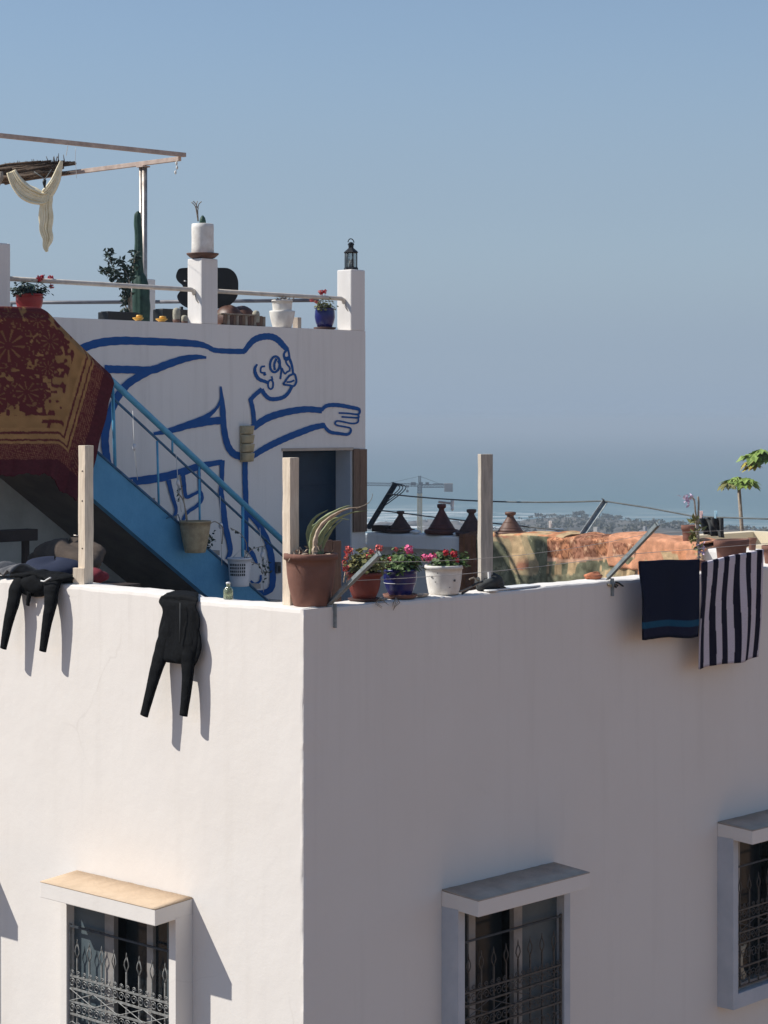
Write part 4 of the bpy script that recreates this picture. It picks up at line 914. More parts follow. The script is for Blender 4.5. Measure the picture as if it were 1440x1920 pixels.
# ------------------------------------------------------------------ wetsuits drying on the sunlit parapet
def wL(x, y, out): return onB(x, y, -out)
def wetsuit2():
    c = wL(336, 1115, 0.0); c = (0.0, c[1], PT)
    t = thing('wetsuit', 'black wetsuit hanging by its chest with two straight legs over the sunlit wall', 'wetsuit', c, group='wetsuits drying on the parapet')
    side = (0, 1, 0)
    def limb(path, nm, n=14, m=M_NEO):
        q = crom([(*wL(x, y, o), r1, r2) for (x, y, o, r1, r2) in path], 9); N_ = len(q)
        rr_ = [(p[3] * (1 + 0.02 * math.sin(k * 0.8 + path[0][0])), p[4] * (0.78 + 0.06 * math.sin(k * 0.9 + path[0][0]) + 0.03 * math.sin(k * 2.3))) for k, p in enumerate(q)]
        MB().tube([p[:3] for p in q], rr_, n, True, side).build(nm, m, t)
    ct = (0.14, c[1], PT + 0.02)
    mb = MB(); P = [((0.31, c[1] + 0.27, PT - 0.06), (0.12, 0.012)), ((0.27, c[1] + 0.23, PT + 0.012), (0.13, 0.012)), ((0.12, c[1] + 0.10, PT + 0.018), (0.16, 0.012)), ((0.01, c[1], PT + 0.014), (0.185, 0.014)), ((-0.022, c[1], PT - 0.03), (0.19, 0.02))]
    for (x, y, o, r1, r2) in ((338, 1150, 0.032, 0.190, 0.020), (335, 1190, 0.044, 0.200, 0.022), (332, 1216, 0.058, 0.205, 0.024), (328, 1235, 0.068, 0.18, 0.026), (326, 1243, 0.07, 0.13, 0.012)):
        P.append((wL(x, y, o), (r1, r2)))
    q = crom([(*p, *r) for p, r in P], 5)
    # wrinkled torso
    N = 28; V = []; rng = random.Random(2)
    for k, row in enumerate(q):
        for j in range(N):
            an = 2 * math.pi * j / N; w_ = 1 + 0.05 * math.sin(an * 7 + k * 0.25) + 0.04 * math.sin(an * 4 - k * 0.6)
            V.append((row[0] + row[4] * math.sin(an) * (1 + 0.35 * math.sin(an * 9 + 0.15 * k)), row[1] + row[3] * math.cos(an) * w_, row[2]) if k > 18 else (row[0], row[1] + row[3] * math.cos(an) * w_, row[2] + row[4] * math.sin(an)))
    mb.add(V, [(k * N + j, k * N + (j + 1) % N, (k + 1) * N + (j + 1) % N, (k + 1) * N + j) for k in range(len(q) - 1) for j in range(N)], True)
    mb.add(V[:N], [tuple(range(N))]); mb.add(V[-N:], [tuple(range(N))]); mb.build('torso', M_NEO, t)
    limb([(318, 1165, 0.045, 0.05, 0.012), (309, 1200, 0.058, 0.076, 0.028), (300, 1232, 0.078, 0.070, 0.036), (291, 1262, 0.10, 0.058, 0.034), (281, 1300, 0.125, 0.046, 0.028), (270, 1342, 0.145, 0.038, 0.024)], 'leg')
    limb([(350, 1165, 0.042, 0.05, 0.012), (351, 1200, 0.054, 0.076, 0.028), (352, 1232, 0.064, 0.070, 0.036), (352, 1265, 0.075, 0.054, 0.034), (349, 1300, 0.085, 0.046, 0.028), (344, 1342, 0.095, 0.036, 0.024)], 'leg')
    limb([(362, 1150, 0.03, 0.03, 0.012), (368, 1185, 0.035, 0.034, 0.014), (372, 1212, 0.045, 0.032, 0.014), (367, 1234, 0.055, 0.026, 0.012), (360, 1250, 0.06, 0.018, 0.010)], 'sleeve', 10)
    MB().tube([wL(338, 1130, 0.075), wL(338, 1170, 0.088), wL(337, 1205, 0.098)], 0.005, 5).build('zip', M_DKC, t)
wetsuit2()
def wetsuit1():
    c = (0.0, wL(65, 1095, 0)[1], PT + 0.03)
    t = thing('wetsuit', 'crumpled black wetsuit slumped on top of the wall with its legs dangling', 'wetsuit', c, group='wetsuits drying on the parapet')
    side = (0, 1, 0)
    def limb(path, nm, n=14, m=M_NEO):
        q = crom([(*wL(x, y, o), r1, r2) for (x, y, o, r1, r2) in path], 9); N_ = len(q)
        rr_ = [(p[3] * (1 + 0.02 * math.sin(k * 0.8 + path[0][0])), p[4] * (0.78 + 0.06 * math.sin(k * 0.9 + path[0][0]) + 0.03 * math.sin(k * 2.3))) for k, p in enumerate(q)]
        MB().tube([p[:3] for p in q], rr_, n, True, side).build(nm, m, t)
    mb = MB(); a0 = c[1]
    mb.blob((0.09, a0, PT + 0.066), (0.16, 0.27, 0.042), 30, 18, 0.18, 5)
    mb.blob((0.08, a0 - 0.20, PT + 0.062), (0.13, 0.20, 0.038), 24, 14, 0.2, 9)
    mb.blob((-0.03, a0 - 0.03, PT + 0.005), (0.045, 0.17, 0.075), 24, 14, 0.18, 8)
    mb.build('torso', M_NEO, t)
    limb([(42, 1088, 0.02, 0.085, 0.05), (31, 1102, 0.06, 0.075, 0.045), (25, 1130, 0.085, 0.066, 0.04), (16, 1165, 0.105, 0.052, 0.034), (6, 1216, 0.122, 0.034, 0.024)], 'leg')
    limb([(100, 1090, 0.02, 0.085, 0.05), (97, 1104, 0.055, 0.078, 0.046), (95, 1132, 0.075, 0.066, 0.042), (88, 1168, 0.095, 0.050, 0.034), (80, 1221, 0.108, 0.036, 0.024)], 'leg')
    limb([(56, 1110, 0.05, 0.03, 0.02), (53, 1125, 0.05, 0.022, 0.015), (52, 1135, 0.045, 0.018, 0.012)], 'strap', 8)
    MB().tube(crom([wL(77, 1089, 0.092), wL(83, 1090, 0.092), (wL(88, 1087, 0.092)), wL(95, 1083, 0.09)], 4), 0.006, 6).build('logo_stripe', M_PEGW, t)
wetsuit1()
# grey cloth and a pale plank further left on the same parapet
a_ = wL(8, 1075, 0)[1]
mb = MB()
def gfn(u, v):
    bb = -0.02 + 0.32 * v; aa = a_ - 0.10 + 0.5 * u
    return (bb, aa, PT + 0.04 + 0.075 * math.sin(math.pi * (0.15 + 0.8 * v)) + 0.02 * math.sin(u * 26 + 3 * v) + 0.012 * math.sin(u * 11 + 6 * v))
mb.grid(gfn, 40, 14); mb.build('folded_cloth', M_GREYC, base=(0.1, a_, PT + 0.03), label='crumpled grey cloth lying on the wall at the left edge', cat='cloth', solid=0.02)
a_ = wL(57, 1078, 0)[1]
MB().obox((0.30, a_ + 0.02, PT + 0.045), (0.09, 0.34, 0.05), (0, 0, 0.05)).build('wood_plank', M_BEIGE, base=(0.3, a_, PT + 0.03), label='pale plank end behind the crumpled wetsuit', cat='plank', bevel=0.004)
# glass bottle on the sunlit parapet
bp_ = (0.17, aB(428, 0.17), PT + 0.004)
t = thing('glass_bottle', 'small pale green glass bottle on the sunlit parapet', 'bottle', bp_)
MB().lathe(bp_, [(0.030, 0), (0.034, 0.004), (0.034, 0.06), (0.028, 0.075), (0.014, 0.085), (0.013, 0.098), (0.016, 0.100), (0.016, 0.106), (0.010, 0.106), (0.010, 0.086), (0.024, 0.072), (0.029, 0.058), (0.029, 0.008)], 20).build('glass', M_BOTTLE, t)
MB().lathe((bp_[0], bp_[1], bp_[2] + 0.1065), [(0.016, 0), (0.016, 0.008), (0.010, 0.012)], 14).build('cap', M_PEGW, t)

# ------------------------------------------------------------------ carpet over the stair rail
def carpet():
    AC = A_S - 0.045
    T = [(-70, 582), (-35, 584), (0, 586), (40, 587), (88, 590), (120, 620), (150, 650), (185, 684), (215, 712)]
    B = [(-70, 893), (-35, 894), (0, 893), (35, 890), (70, 889), (95, 896), (112, 918), (130, 934), (150, 944)]
    n = len(T)
    Ts, Bs = crom(T, 10), crom(B, 10); T, B = Ts, Bs; n = len(T)
    B = [(x, y + 2.2 * math.sin(k * 0.55) + 1.2 * math.sin(k * 1.7)) for k, (x, y) in enumerate(B)]
    def at(L, u):
        t = u * (n - 1); k = min(int(t), n - 2); f = t - k; return (L[k][0] * (1 - f) + L[k + 1][0] * f, L[k][1] * (1 - f) + L[k + 1][1] * f)
    NU, NVV = 210, 240; mb = MB(); mb.col = []
    TAN = np.array((0.46, 0.255, 0.105)); MAR = np.array((0.135, 0.03, 0.032)); MAR2 = np.array((0.09, 0.02, 0.027)); SPK = np.array((0.32, 0.14, 0.08))
    rng = np.random.RandomState(4); Lt = rng.rand(40, 40)
    def vn(x, y):
        x %= 39; y %= 39; i, j = int(x), int(y); fx, fy = x - i, y - j; fx = fx * fx * (3 - 2 * fx); fy = fy * fy * (3 - 2 * fy)
        return (Lt[i, j] * (1 - fx) + Lt[i + 1, j] * fx) * (1 - fy) + (Lt[i, j + 1] * (1 - fx) + Lt[i + 1, j + 1] * fx) * fy
    flowers = [(14, 648, 62), (48, 735, 40), (-8, 745, 36), (92, 640, 34), (70, 600, 30), (20, 590, 26), (-50, 690, 45), (-48, 610, 34), (86, 690, 26)]
    def colour(x, y):
        # distance to the right hem (a slanting line) and to the bottom hem, in photo pixels of this cloth
        dr = ((215 - 66 * (y - 712) / 232) - x) * 0.96 if True else 0
        db = (892 + (48 * sst(95, 150, x) * max(0, min(1, (x - 95) / 55)))) - y
        wob = 2.2 * (vn(x * 0.11 + 9, y * 0.11) - 0.5)
        e = min(dr * 1.0, db * 0.78) + wob * 0.6
        if e < 24: return MAR2 * (0.9 + 0.3 * vn(x * .3, y * .3))
        if e < 47:
            ck = math.sin(x * 1.15 + y * 0.75) * math.sin(x * 0.75 - y * 1.15)
            return SPK if ck > 0.22 and vn(x * 0.4, y * 0.4) > 0.32 else MAR
        if e < 70:
            q = e - 47
            if 4 < q < 7 or 14 < q < 17.5: return MAR
            # stepped key in the corner
            return TAN * (0.75 + 0.25 * vn(x * .1, y * .1))
        if e < 82 and dr < 118 and db < 118:
            if (abs(dr - 100) < 3 or abs(db * 0.78 - 80) < 3) and min(dr, db) > 70: return MAR
        best = 0
        for (fx, fy, fr) in flowers:
            dx, dy = x - fx, y - fy; r = math.hypot(dx, dy) / fr; th = math.atan2(dy, dx)
            edge = 0.72 + 0.2 * abs(math.cos(4 * th + fr)) + 0.25 * (vn(x * 0.16, y * 0.16) - 0.5)
            if r < edge:
                s_ = math.cos(9 * th + fr) * 0.5 + 0.5
                if 0.12 < r < 0.5 and s_ > 0.86: best = max(best, 0.45); continue
                if 0.55 < r < 0.8 and vn(x * 0.3 + 5, y * 0.3) > 0.74: best = max(best, 0.4); continue
                best = 1
        if best == 0 and e > 88 and vn(x * 0.15 + 3, y * 0.17 + 7) > 0.57: best = 1
        c_ = TAN * (0.62 + 0.3 * vn(x * .08 + 2, y * .08)) * (1 - best) + MAR * best
        return c_
    P = []
    for j in range(NVV + 1):
        v = j / NVV
        for i in range(NU + 1):
            u = i / NU; (x0, y0), (x1, y1) = at(T, u), at(B, u)
            x = x0 * (1 - v) + x1 * v; y = y0 * (1 - v) + y1 * v
            x += 3 * math.sin(6 * v) * (1 - u) * v
            p = onA(x, y, AC); out = 0.03 * v + 0.042 * math.sin(u * 13 + 1.5 * v) * sst(0.02, 0.6, v) + 0.030 * math.sin(u * 27 + 2 + v) * v * (0.4 + u) + 0.012 * math.sin(u * 51 + 3 * v) * v * v + 0.010 * math.sin(v * 17 + u * 9) * u
            if v < 0.03: out -= 0.03 * (1 - v / 0.03)
            out = max(out, 0.004 if v > 0.03 else -1)
            P.append((p[0], p[1] - out, p[2])); mb.col.append(tuple(colour(x, y)))
    mb.add(P, [(j * (NU + 1) + i, j * (NU + 1) + i + 1, (j + 1) * (NU + 1) + i + 1, (j + 1) * (NU + 1) + i) for j in range(NVV) for i in range(NU)], True)
    c = onA(60, 600, AC)
    t = thing('hanging_carpet', 'maroon and gold floral carpet hung over the stair railing', 'carpet', c)
    mb.build('carpet', M_COLC, t, solid=0.012)
    # the other half hangs on the stair side of the rail
    mb = MB()
    def bk(u, v):
        (x0, y0) = at(T, u); p = onA(x0, y0, AC); return (p[0], AR + 0.04 + 0.006 * math.sin(u * 14), p[2] + 0.012 - 0.32 * v)
    mb.grid(bk, 60, 8); mb.build('carpet_back', MATS['brown_cloth'], t, solid=0.010)
    mb = MB()
    def tpf(u, v):
        (x0, y0) = at(T, u); p = onA(x0, y0, AC); an = math.pi * v; return (p[0], AC + 0.028 + (AR + 0.05 - AC - 0.028) * v, p[2] - 0.006 + 0.060 * math.sin(an))
    mb.grid(tpf, 120, 8, True, lambda u, v: tuple(colour(at(T, u)[0], at(T, u)[1] - 12 * v))); mb.build('carpet_fold', M_COLC, t, solid=0.010)
carpet()

# ------------------------------------------------------------------ things hung on the stair and the painted wall
AH = A_S - 0.03
def hpx(x, y, out=0.0): return onA(x, y, AH - out)
c = hpx(366, 1036, 0.11)
t = thing('hanging_bucket', 'straw coloured bucket with a dry plant hung on the blue stair side', 'bucket', c, group='pots hung on the stair')
pot_body(c, bowl(0.148, 0.098, 0.30, 0.004, 0.02, 0.008, 0.004), M_BEIGE, t); soil(c, 0.138, 0.27, t)
MB().tube([hpx(340, 984, 0.01), hpx(334, 965, 0.0), hpx(312, 972, 0.0)], 0.006, 5).build('hook', M_DKBLUE, t)
for q in ([(352, 980), (348, 955), (342, 935), (334, 925)], [(350, 980), (345, 940), (339, 905), (337, 890)], [(390, 985), (402, 978), (412, 983), (418, 992), (416, 1020)]):
    MB().tube(crom([hpx(x, y, 0.10) for x, y in q], 4), 0.006, 5).build('stem', M_TWIG, t)
fo = MB(); random.seed(3)
for k in range(40): p = Vector(hpx(390 + random.gauss(0, 6), 1014 + random.gauss(0, 8), 0.12)); fo.leaf(p, rv(), rv(), 0.045, 0.025)
for k in range(10): p = Vector(hpx(338 + random.gauss(0, 3), 925 + random.gauss(0, 10), 0.10)); fo.leaf(p, rv(), rv(), 0.05, 0.02)
fo.build('foliage', M_LEAFD, t, kind='stuff')
c = hpx(449, 1099, 0.11)
t = thing('hanging_basket', 'white perforated plastic basket hung low on the stair', 'basket', c, group='pots hung on the stair')
pot_body(c, bowl(0.115, 0.092, 0.275, 0.004, 0.02, 0.006, 0.0), M_PLAST, t); soil(c, 0.105, 0.23, t)
hl = MB()
camd = (Vector((0, 0, E)) - HW(c)); cd2 = Vector((camd.dot(RX), camd.dot(LX), 0)).normalized(); a0 = math.atan2(cd2.y, cd2.x)
for r_ in range(4):
    for k in range(8):
        an = a0 + (k - 4.6) * 0.19; h = 0.115 + r_ * 0.032; rad = 0.093 + 0.023 * h / 0.275 + 0.003
        p = (c[0] + rad * math.cos(an), c[1] + rad * math.sin(an), c[2] + h); hl.obox(p, (0.006, 0.011, 0.021), (0, 0, an))
hl.build('slot', M_BLACK, t, kind='stuff')
MB().tube([(c[0], c[1] + 0.11, c[2] + 0.26), hpx(452, 1030, 0.02)], 0.004, 5).build('hook', M_STRING, t)
fo = MB()
for q in ([(460, 1050), (470, 1032), (485, 1026), (496, 1024)], [(458, 1050), (462, 1020), (450, 1000), (432, 990)], [(466, 1052), (486, 1060), (492, 1075)]):
    pp = crom([hpx(x, y, 0.12) for x, y in q], 4); MB().tube(pp, 0.004, 5).build('stem', M_TWIG, t)
    for p in pp[::2]: fo.leaf(Vector(p), rv(), rv(), 0.05, 0.024)
for k in range(22): p = Vector(hpx(498 + random.gauss(0, 4), 1072 + random.gauss(0, 9), 0.12)); fo.leaf(p, rv(), rv(), 0.05, 0.026)
fo.build('foliage', M_LEAFD, t, kind='stuff')
# white strings with shells
for i, q in enumerate(([(249, 770), (252, 838), (258, 900)], [(330, 850), (334, 905), (340, 960)], [(413, 930), (414, 985), (416, 1060)], [(487, 990), (492, 1040), (494, 1110)])):
    p0 = hpx(*q[0], 0.0); t = thing('shell_string', ('white string with a shell nearest the carpet', 'white string hanging above the straw bucket', 'white string hanging left of the white basket', 'white string hanging by the foot of the stair')[i], 'string', p0, group='strings hung from the handrail')
    MB().tube([hpx(x, y) for x, y in q], 0.0035, 5).build('string', M_STRING, t)
    for (x, y) in q[1:2]: MB().blob(hpx(x, y), (0.022, 0.02, 0.03), 10, 8, 0.15, i).build('shell', M_PLAST, t)
    if i in (1, 3): MB().beam(hpx(q[1][0], q[1][1] - 14), hpx(q[1][0] + 2, q[1][1] + 22), 0.03, 0.008).build('driftwood', M_STRING, t)
# tiered clay lamp on the painted wall
p = onA(465, 866, A_M - 0.02); t = thing('wall_lamp', 'sand coloured tiered clay wall lamp fixed on the mural', 'lamp', (p[0], A_M, p[2]))
x0 = bA(450, A_M - 0.01); x1 = bA(480, A_M - 0.10); h0 = onA(465, 866, A_M - 0.05)[2]; h1 = onA(465, 798, A_M - 0.05)[2]
MB().box((x0, A_M - 0.03, h0), (x1, A_M - 0.004, h1)).build('back_plate', M_STONEL, t, bevel=0.006)
for k in range(4):
    ha = h0 + (h1 - h0) * k / 4; hb = h0 + (h1 - h0) * (k + 1) / 4; mb = MB()
    def fn(u, v, ha=ha, hb=hb):
        an = math.pi * u; r1 = 0.055 + 0.028 * v + 0.006 * math.sin(9 * u + k); w2 = (x1 - x0) / 2 * 0.96
        return ((x0 + x1) / 2 - w2 * math.cos(an), A_M - 0.03 - r1 * math.sin(an) ** 0.7 if 0 < u < 1 else A_M - 0.03, ha + 0.006 + (hb - ha - 0.008) * v)
    mb.grid(fn, 16, 4); mb.build('tier', M_STONEL, t, solid=0.012)
# small dark meter box beside the door
p = onA(520, 1066, A_M - 0.02); t = thing('meter_box', 'small dark box on the wall left of the door', 'box', p)
MB().box((p[0] - 0.03, A_M - 0.05, p[2] - 0.05), (p[0] + 0.03, A_M - 0.006, p[2] + 0.07)).build('case', M_GREYC, t, bevel=0.008); MB().box((p[0] - 0.02, A_M - 0.056, p[2] - 0.03), (p[0] + 0.02, A_M - 0.051, p[2] + 0.03)).build('cover', M_BLACK, t)

# ------------------------------------------------------------------ things under the stair
for i, (c_, r_, m_, lb) in enumerate((((1.45, 4.30, TF + 0.98), (0.26, 0.42, 0.15), M_BROWNC, 'brown blanket heap under the stair'), ((1.15, 4.1, TF + 0.90), (0.22, 0.36, 0.10), M_NAVYC, 'navy cloth heap at the left under the stair'), ((1.12, 3.55, TF + 0.885), (0.09, 0.12, 0.06), M_REDCL, 'crimson cloth beside the left post'))):
    MB().blob(c_, r_, 26, 16, 0.14, 20 + i).build('cloth_heap', m_, base=(c_[0], c_[1], c_[2] - r_[2]), label=lb, cat='cloth', group='heaps under the stair')
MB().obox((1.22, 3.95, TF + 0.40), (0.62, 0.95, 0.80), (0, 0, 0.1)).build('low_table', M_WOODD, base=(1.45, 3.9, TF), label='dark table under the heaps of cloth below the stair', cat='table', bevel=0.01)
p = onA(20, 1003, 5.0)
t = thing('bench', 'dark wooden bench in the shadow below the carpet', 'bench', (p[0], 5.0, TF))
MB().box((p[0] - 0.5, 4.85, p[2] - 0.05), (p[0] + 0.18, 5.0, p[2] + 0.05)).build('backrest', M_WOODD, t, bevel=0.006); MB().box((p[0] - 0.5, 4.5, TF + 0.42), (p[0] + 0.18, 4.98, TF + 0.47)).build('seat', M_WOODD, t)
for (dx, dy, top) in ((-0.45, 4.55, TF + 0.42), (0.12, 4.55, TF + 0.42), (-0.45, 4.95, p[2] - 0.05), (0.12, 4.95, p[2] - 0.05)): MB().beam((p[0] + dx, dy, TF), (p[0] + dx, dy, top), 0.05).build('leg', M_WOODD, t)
# brown board leaning by the door
c = onY(618, 1015, 17.4)
M_PANEL = mat('dark_brown_panel', (0.13, 0.07, 0.048), (0.08, 0.042, 0.03), 5, 0.8, 0.3, 25, stretch=(12, 12, 1.2))
t = thing('plank_screen', 'brown plank screen standing behind the large terracotta pot', 'screen', (c[0], c[1], TF))
for k in range(3):
    x0 = c[0] - 0.17 + 0.105 * k; MB().box((x0, c[1], TF), (x0 + 0.10, c[1] + 0.03, c[2] + 0.01 * (k % 2))).build('plank', M_PANEL, t, bevel=0.004)
# ------------------------------------------------------------------ tagine lids on the far parapet
def tagine(x, ybase, w_px, h_px, m, label, knob=0.3, b=B_F + 0.14, z=None):
    a = aB(x, b); zz = PT + 0.004 if z is None else z; s = PXA(b, a); r = w_px / s / 2; h = h_px / s; c = (b, a, zz)
    t = thing('tagine_lid', label, 'tagine', c, group='tagine lids on the far parapet')
    MB().lathe(c, [(r * 0.80, 0), (r * 0.98, 0.01), (r, 0.10 * h), (r * 0.97, 0.15 * h), (r * 0.85, 0.17 * h), (r * 0.80, 0.16 * h), (r * 0.7, 0.06 * h)], 30, 0.004).build('dish', m, t)
    prof = [(r * 0.80, 0.165 * h)] + [(r * (0.80 - (0.80 - knob * 0.62) * (k / 8) ** 0.92), h * (0.165 + 0.62 * k / 8)) for k in range(1, 9)] + [(r * knob * 0.60, h * 0.84), (r * knob * 0.95, h * 0.88), (r * knob, h * 0.93), (r * knob * 0.98, h * 0.985), (r * knob * 0.7, h)]
    MB().lathe(c, prof, 30, 0.006, 2).build('lid', m, t)
    for k in (2, 5): MB().lathe(c, [(prof[k][0] + 0.002, prof[k][1] - 0.004), (prof[k][0] + 0.004, prof[k][1]), (prof[k][0] + 0.001, prof[k][1] + 0.004)], 30).build('groove_ring', m, t)
    return t
tagine(751, 1000, 55, 40, M_TCD, 'small dark brown tagine lid, leftmost on the far parapet', 0.27)
tagine(828, 1005, 66, 57, M_TAGR, 'tall red brown tagine lid under the crane', 0.26)
tagine(884, 1009, 62, 50, M_TCD, 'dark tagine lid half hidden behind the grey timber post')
tagine(957, 1010, 62, 44, M_TCB, 'brown tagine lid right of the grey post in sunlight', 0.34, z=PT + 0.03)
MB().box((B_F + 0.02, aB(737, B_F + 0.1), PT + 0.004), (B_F + 0.14, A_M - 0.05, PT + 0.075)).build('wooden_beam', M_WOODD, base=(B_F + 0.08, 6.0, PT), label='dark brown beam lying on the far parapet beside the door board', cat='beam', bevel=0.004)
p = onB(673, 1003, B_F - 0.02); MB().beam((B_F - 0.02, p[1], p[2] + 0.02), (B_F - 0.02, p[1], p[2] - 0.10), 0.03, 0.02).build('hanging_strap', M_IROND, base=p, label='short dark strap hanging under the far end of the beam', cat='strap')
for i, x in enumerate((779, 859)):
    p = onB(x, 1003, B_F + 0.05); MB().blob((p[0], p[1], PT + 0.022), (0.05, 0.07, 0.02), 14, 8, 0.15, i).build('stone', M_PEGW, base=(p[0], p[1], PT), label=('white stone between the two left tagine lids', 'white stone right of the tall tagine lid')[i], cat='stone', group='white stones on the far parapet')

# ------------------------------------------------------------------ blankets over the far parapet
def vnoise(seed):
    L = np.random.RandomState(seed).rand(64, 64)
    def f(x, y):
        x %= 63; y %= 63; i, j = int(x), int(y); fx, fy = x - i, y - j; fx = fx * fx * (3 - 2 * fx); fy = fy * fy * (3 - 2 * fy)
        return (L[i, j] * (1 - fx) + L[i + 1, j] * fx) * (1 - fy) + (L[i, j + 1] * (1 - fx) + L[i + 1, j + 1] * fx) * fy
    return f
def drape(a0, a1, front, back, puff, colfn, name, label, m, seed, NU=150, NVv=70, off=0.0, fold=0.02, topfn=None, solid=0.012):
    """a blanket laid over the far parapet: hangs down the terrace side, over the top, down the back"""
    nf = vnoise(seed); mb = MB(); mb.col = [] if colfn else None
    Lf, Lt_, Lb = front, 0.46 + 2 * puff, back; tot = Lf + Lt_ + Lb
    def fn(u, v):
        a = a0 + (a1 - a0) * u; s = v * tot; tp = (topfn(u) if topfn else 0.0)
        cr_ = 0.014 * math.sin(a * 15 + 2.2 * math.sin(s * 3 + seed)) + 0.008 * math.sin(a * 33 + s * 5 + seed) + 0.03 * abs(nf(a * 6 + 3, s * 3) - 0.5)      # cloth folds running down the hang
        w_ = fold * (math.sin(a * 9 + seed) + 0.8 * math.sin(a * 17 + 2 * seed + 3 * s)) + 0.05 * (nf(a * 5, s * 5) - 0.5) + cr_
        ff = Lf * (1 + 0.10 * math.sin(a * 2.1 + seed))
        if s < Lf: k = (Lf - s) / Lf; return (B_F - 0.012 - off - puff * 0.6 + w_ * k - 0.02 * k, a + 0.02 * math.sin(8 * k + a * 3) * k, PT + tp + puff * 0.25 - k * ff)
        if s < Lf + Lt_:
            k = (s - Lf) / Lt_; an = math.pi * k
            return (B_F + 0.2 - (0.212 + off + puff * 0.6) * math.cos(an), a, PT + tp + puff * 0.25 + (0.012 + off * 0.4 + puff * 0.6) * math.sin(an) ** 0.6 + (0.03 * (nf(a * 5, k * 3) - 0.5) + cr_ * 0.7) * math.sin(an))
        k = (s - Lf - Lt_) / Lb; return (B_F + 0.412 + off + puff * 0.6 + abs(w_) * k, a, PT + tp + puff * 0.25 - k * Lb)
    mb.grid(fn, NU, NVv, True, (lambda u, v: colfn(a0 + (a1 - a0) * u, v * tot, nf, fn(u, v)[2])) if colfn else None)
    c = (B_F, (a0 + a1) / 2, PT)
    return mb.build(name, m, base=c, label=label, cat='blanket', solid=solid, group='blankets airing on the far parapet')
GRN = (0.27, 0.265, 0.175); GRND = (0.17, 0.175, 0.115); RUST = (0.46, 0.22, 0.14); SAND = (0.60, 0.43, 0.25); BRN = (0.16, 0.075, 0.045); ORA = (0.64, 0.29, 0.155)
aL, aR = aB(868, B_F), aB(905, B_F)
drape(aB(898, B_F), aB(866, B_F), 0.75, 0.4, 0.03, lambda a, s, nf, z: lerp(BRN, RUST, 0.35 * nf(a * 30, s * 30)) if abs((a * 9) % 1 - 0.5) > 0.1 else (0.22, 0.10, 0.05), 'blanket', 'dark brown blanket hanging in shade behind the white pot', M_COLB, 3, NU=40, off=0.01)
def motif(a, s, ground, dark, light, k=5.5):
    u = a * k; v = s * k + 0.5 * (int(math.floor(u)) % 2); u = u - math.floor(u) - 0.5; v = v - math.floor(v) - 0.5
    d = math.hypot(u, v); th = math.atan2(v, u); p = 0.30 + 0.10 * math.cos(5 * th + 1)
    if d < 0.09: return light
    if abs(d - p) < 0.045: return dark
    if d < p: return light if math.cos(10 * th) > 0.75 else lerp(ground, dark, 0.35)
    if abs(abs(u) - abs(v)) < 0.05 and d > 0.42: return dark
    return ground
def gcol(a, s, nf, z):
    # s: 0 at the lower front hem; bands of green with rust and straw leaves
    q = nf(a * 5.5 + 3, s * 6.5); g = nf(a * 22, s * 22)
    big = nf(a * 2.2 + 7, s * 2.4 + 1)
    if big > 0.60: c = lerp(RUST, SAND, sst(0.42, 0.58, q))
    elif big > 0.56: c = lerp(SAND, GRN, 0.4)
    else: c = motif(a + 0.3 * s, s, lerp(GRN, GRND, sst(0.35, 0.65, q)), GRND, (0.34, 0.33, 0.22), 4.2)
    if s > 0.74: c = lerp(ORA, SAND, sst(0.45, 0.62, nf(a * 9, s * 9)))
    return tuple(v * (0.68 + 0.6 * g) for v in c)
drape(aB(1062, B_F), aB(899, B_F), 0.72, 0.45, 0.03, gcol, 'blanket', 'green and rust patterned blanket lying right of the grey post', M_COLB, 8, NU=190, NVv=100, off=0.012, fold=0.035, topfn=lambda u: 0.02 + 0.012 * math.sin(u * 5))
def gcol2(a, s, nf, z):
    g = nf(a * 26, s * 26); q = nf(a * 7, s * 7)
    hem = 0.46 + 0.05 * math.sin(a * 3.3) + 0.03 * (nf(a * 6, 2.0) - 0.5)
    if s < hem - 0.12: c = lerp(GRN, SAND, sst(0.40, 0.68, 0.6 * nf(a * 4, s * 5) + 0.4 * nf(a * 34, s * 4)))
    elif s < hem: c = lerp(GRND, GRN, nf(a * 40, s * 4)) if nf(a * 26, s * 6) > 0.45 else SAND
    elif s < hem + 0.035: c = (0.74, 0.44, 0.30)
    else: c = motif(a, s, lerp(RUST, ORA, sst(0.3, 0.6, q)), (0.26, 0.11, 0.068), (0.84, 0.50, 0.31))
    d_ = nf(a * 16 + 5, s * 16); return tuple(v * (0.62 + 0.55 * g) * (0.72 if d_ > 0.62 else 1.0) for v in c)
drape(aB(1200, B_F), aB(1035, B_F), 0.62, 0.45, 0.055, gcol2, 'blanket', 'puffy rust and green blanket under the pale iron arm', M_COLB, 12, NU=200, NVv=100, off=0.03, fold=0.03, topfn=lambda u: -0.02 + 0.02 * math.sin(math.pi * u))
drape(aB(1318, B_F), aB(1150, B_F), 0.26, 0.4, 0.02, lambda a, s, nf, z: tuple(v * (0.75 + 0.5 * nf(a * 30, s * 30)) for v in (0.66, 0.32, 0.19)), 'blanket', 'plain orange blanket behind the slanting grey arm', M_COLB, 15, NU=120, NVv=60, off=0.045, fold=0.012, topfn=lambda u: 0.005 + 0.06 * u)
drape(aB(1325, B_F), aB(1205, B_F), 0.55, 0.2, 0.01, lambda a, s, nf, z: tuple(v * (0.75 + 0.5 * nf(a * 30, s * 30)) for v in (SAND if nf(a * 12, s * 12) > 0.55 else ORA)), 'blanket', 'straw and orange patterned blanket just above the navy towel', M_COLB, 19, NU=100, NVv=60, off=0.055, fold=0.01, topfn=lambda u: -0.035)
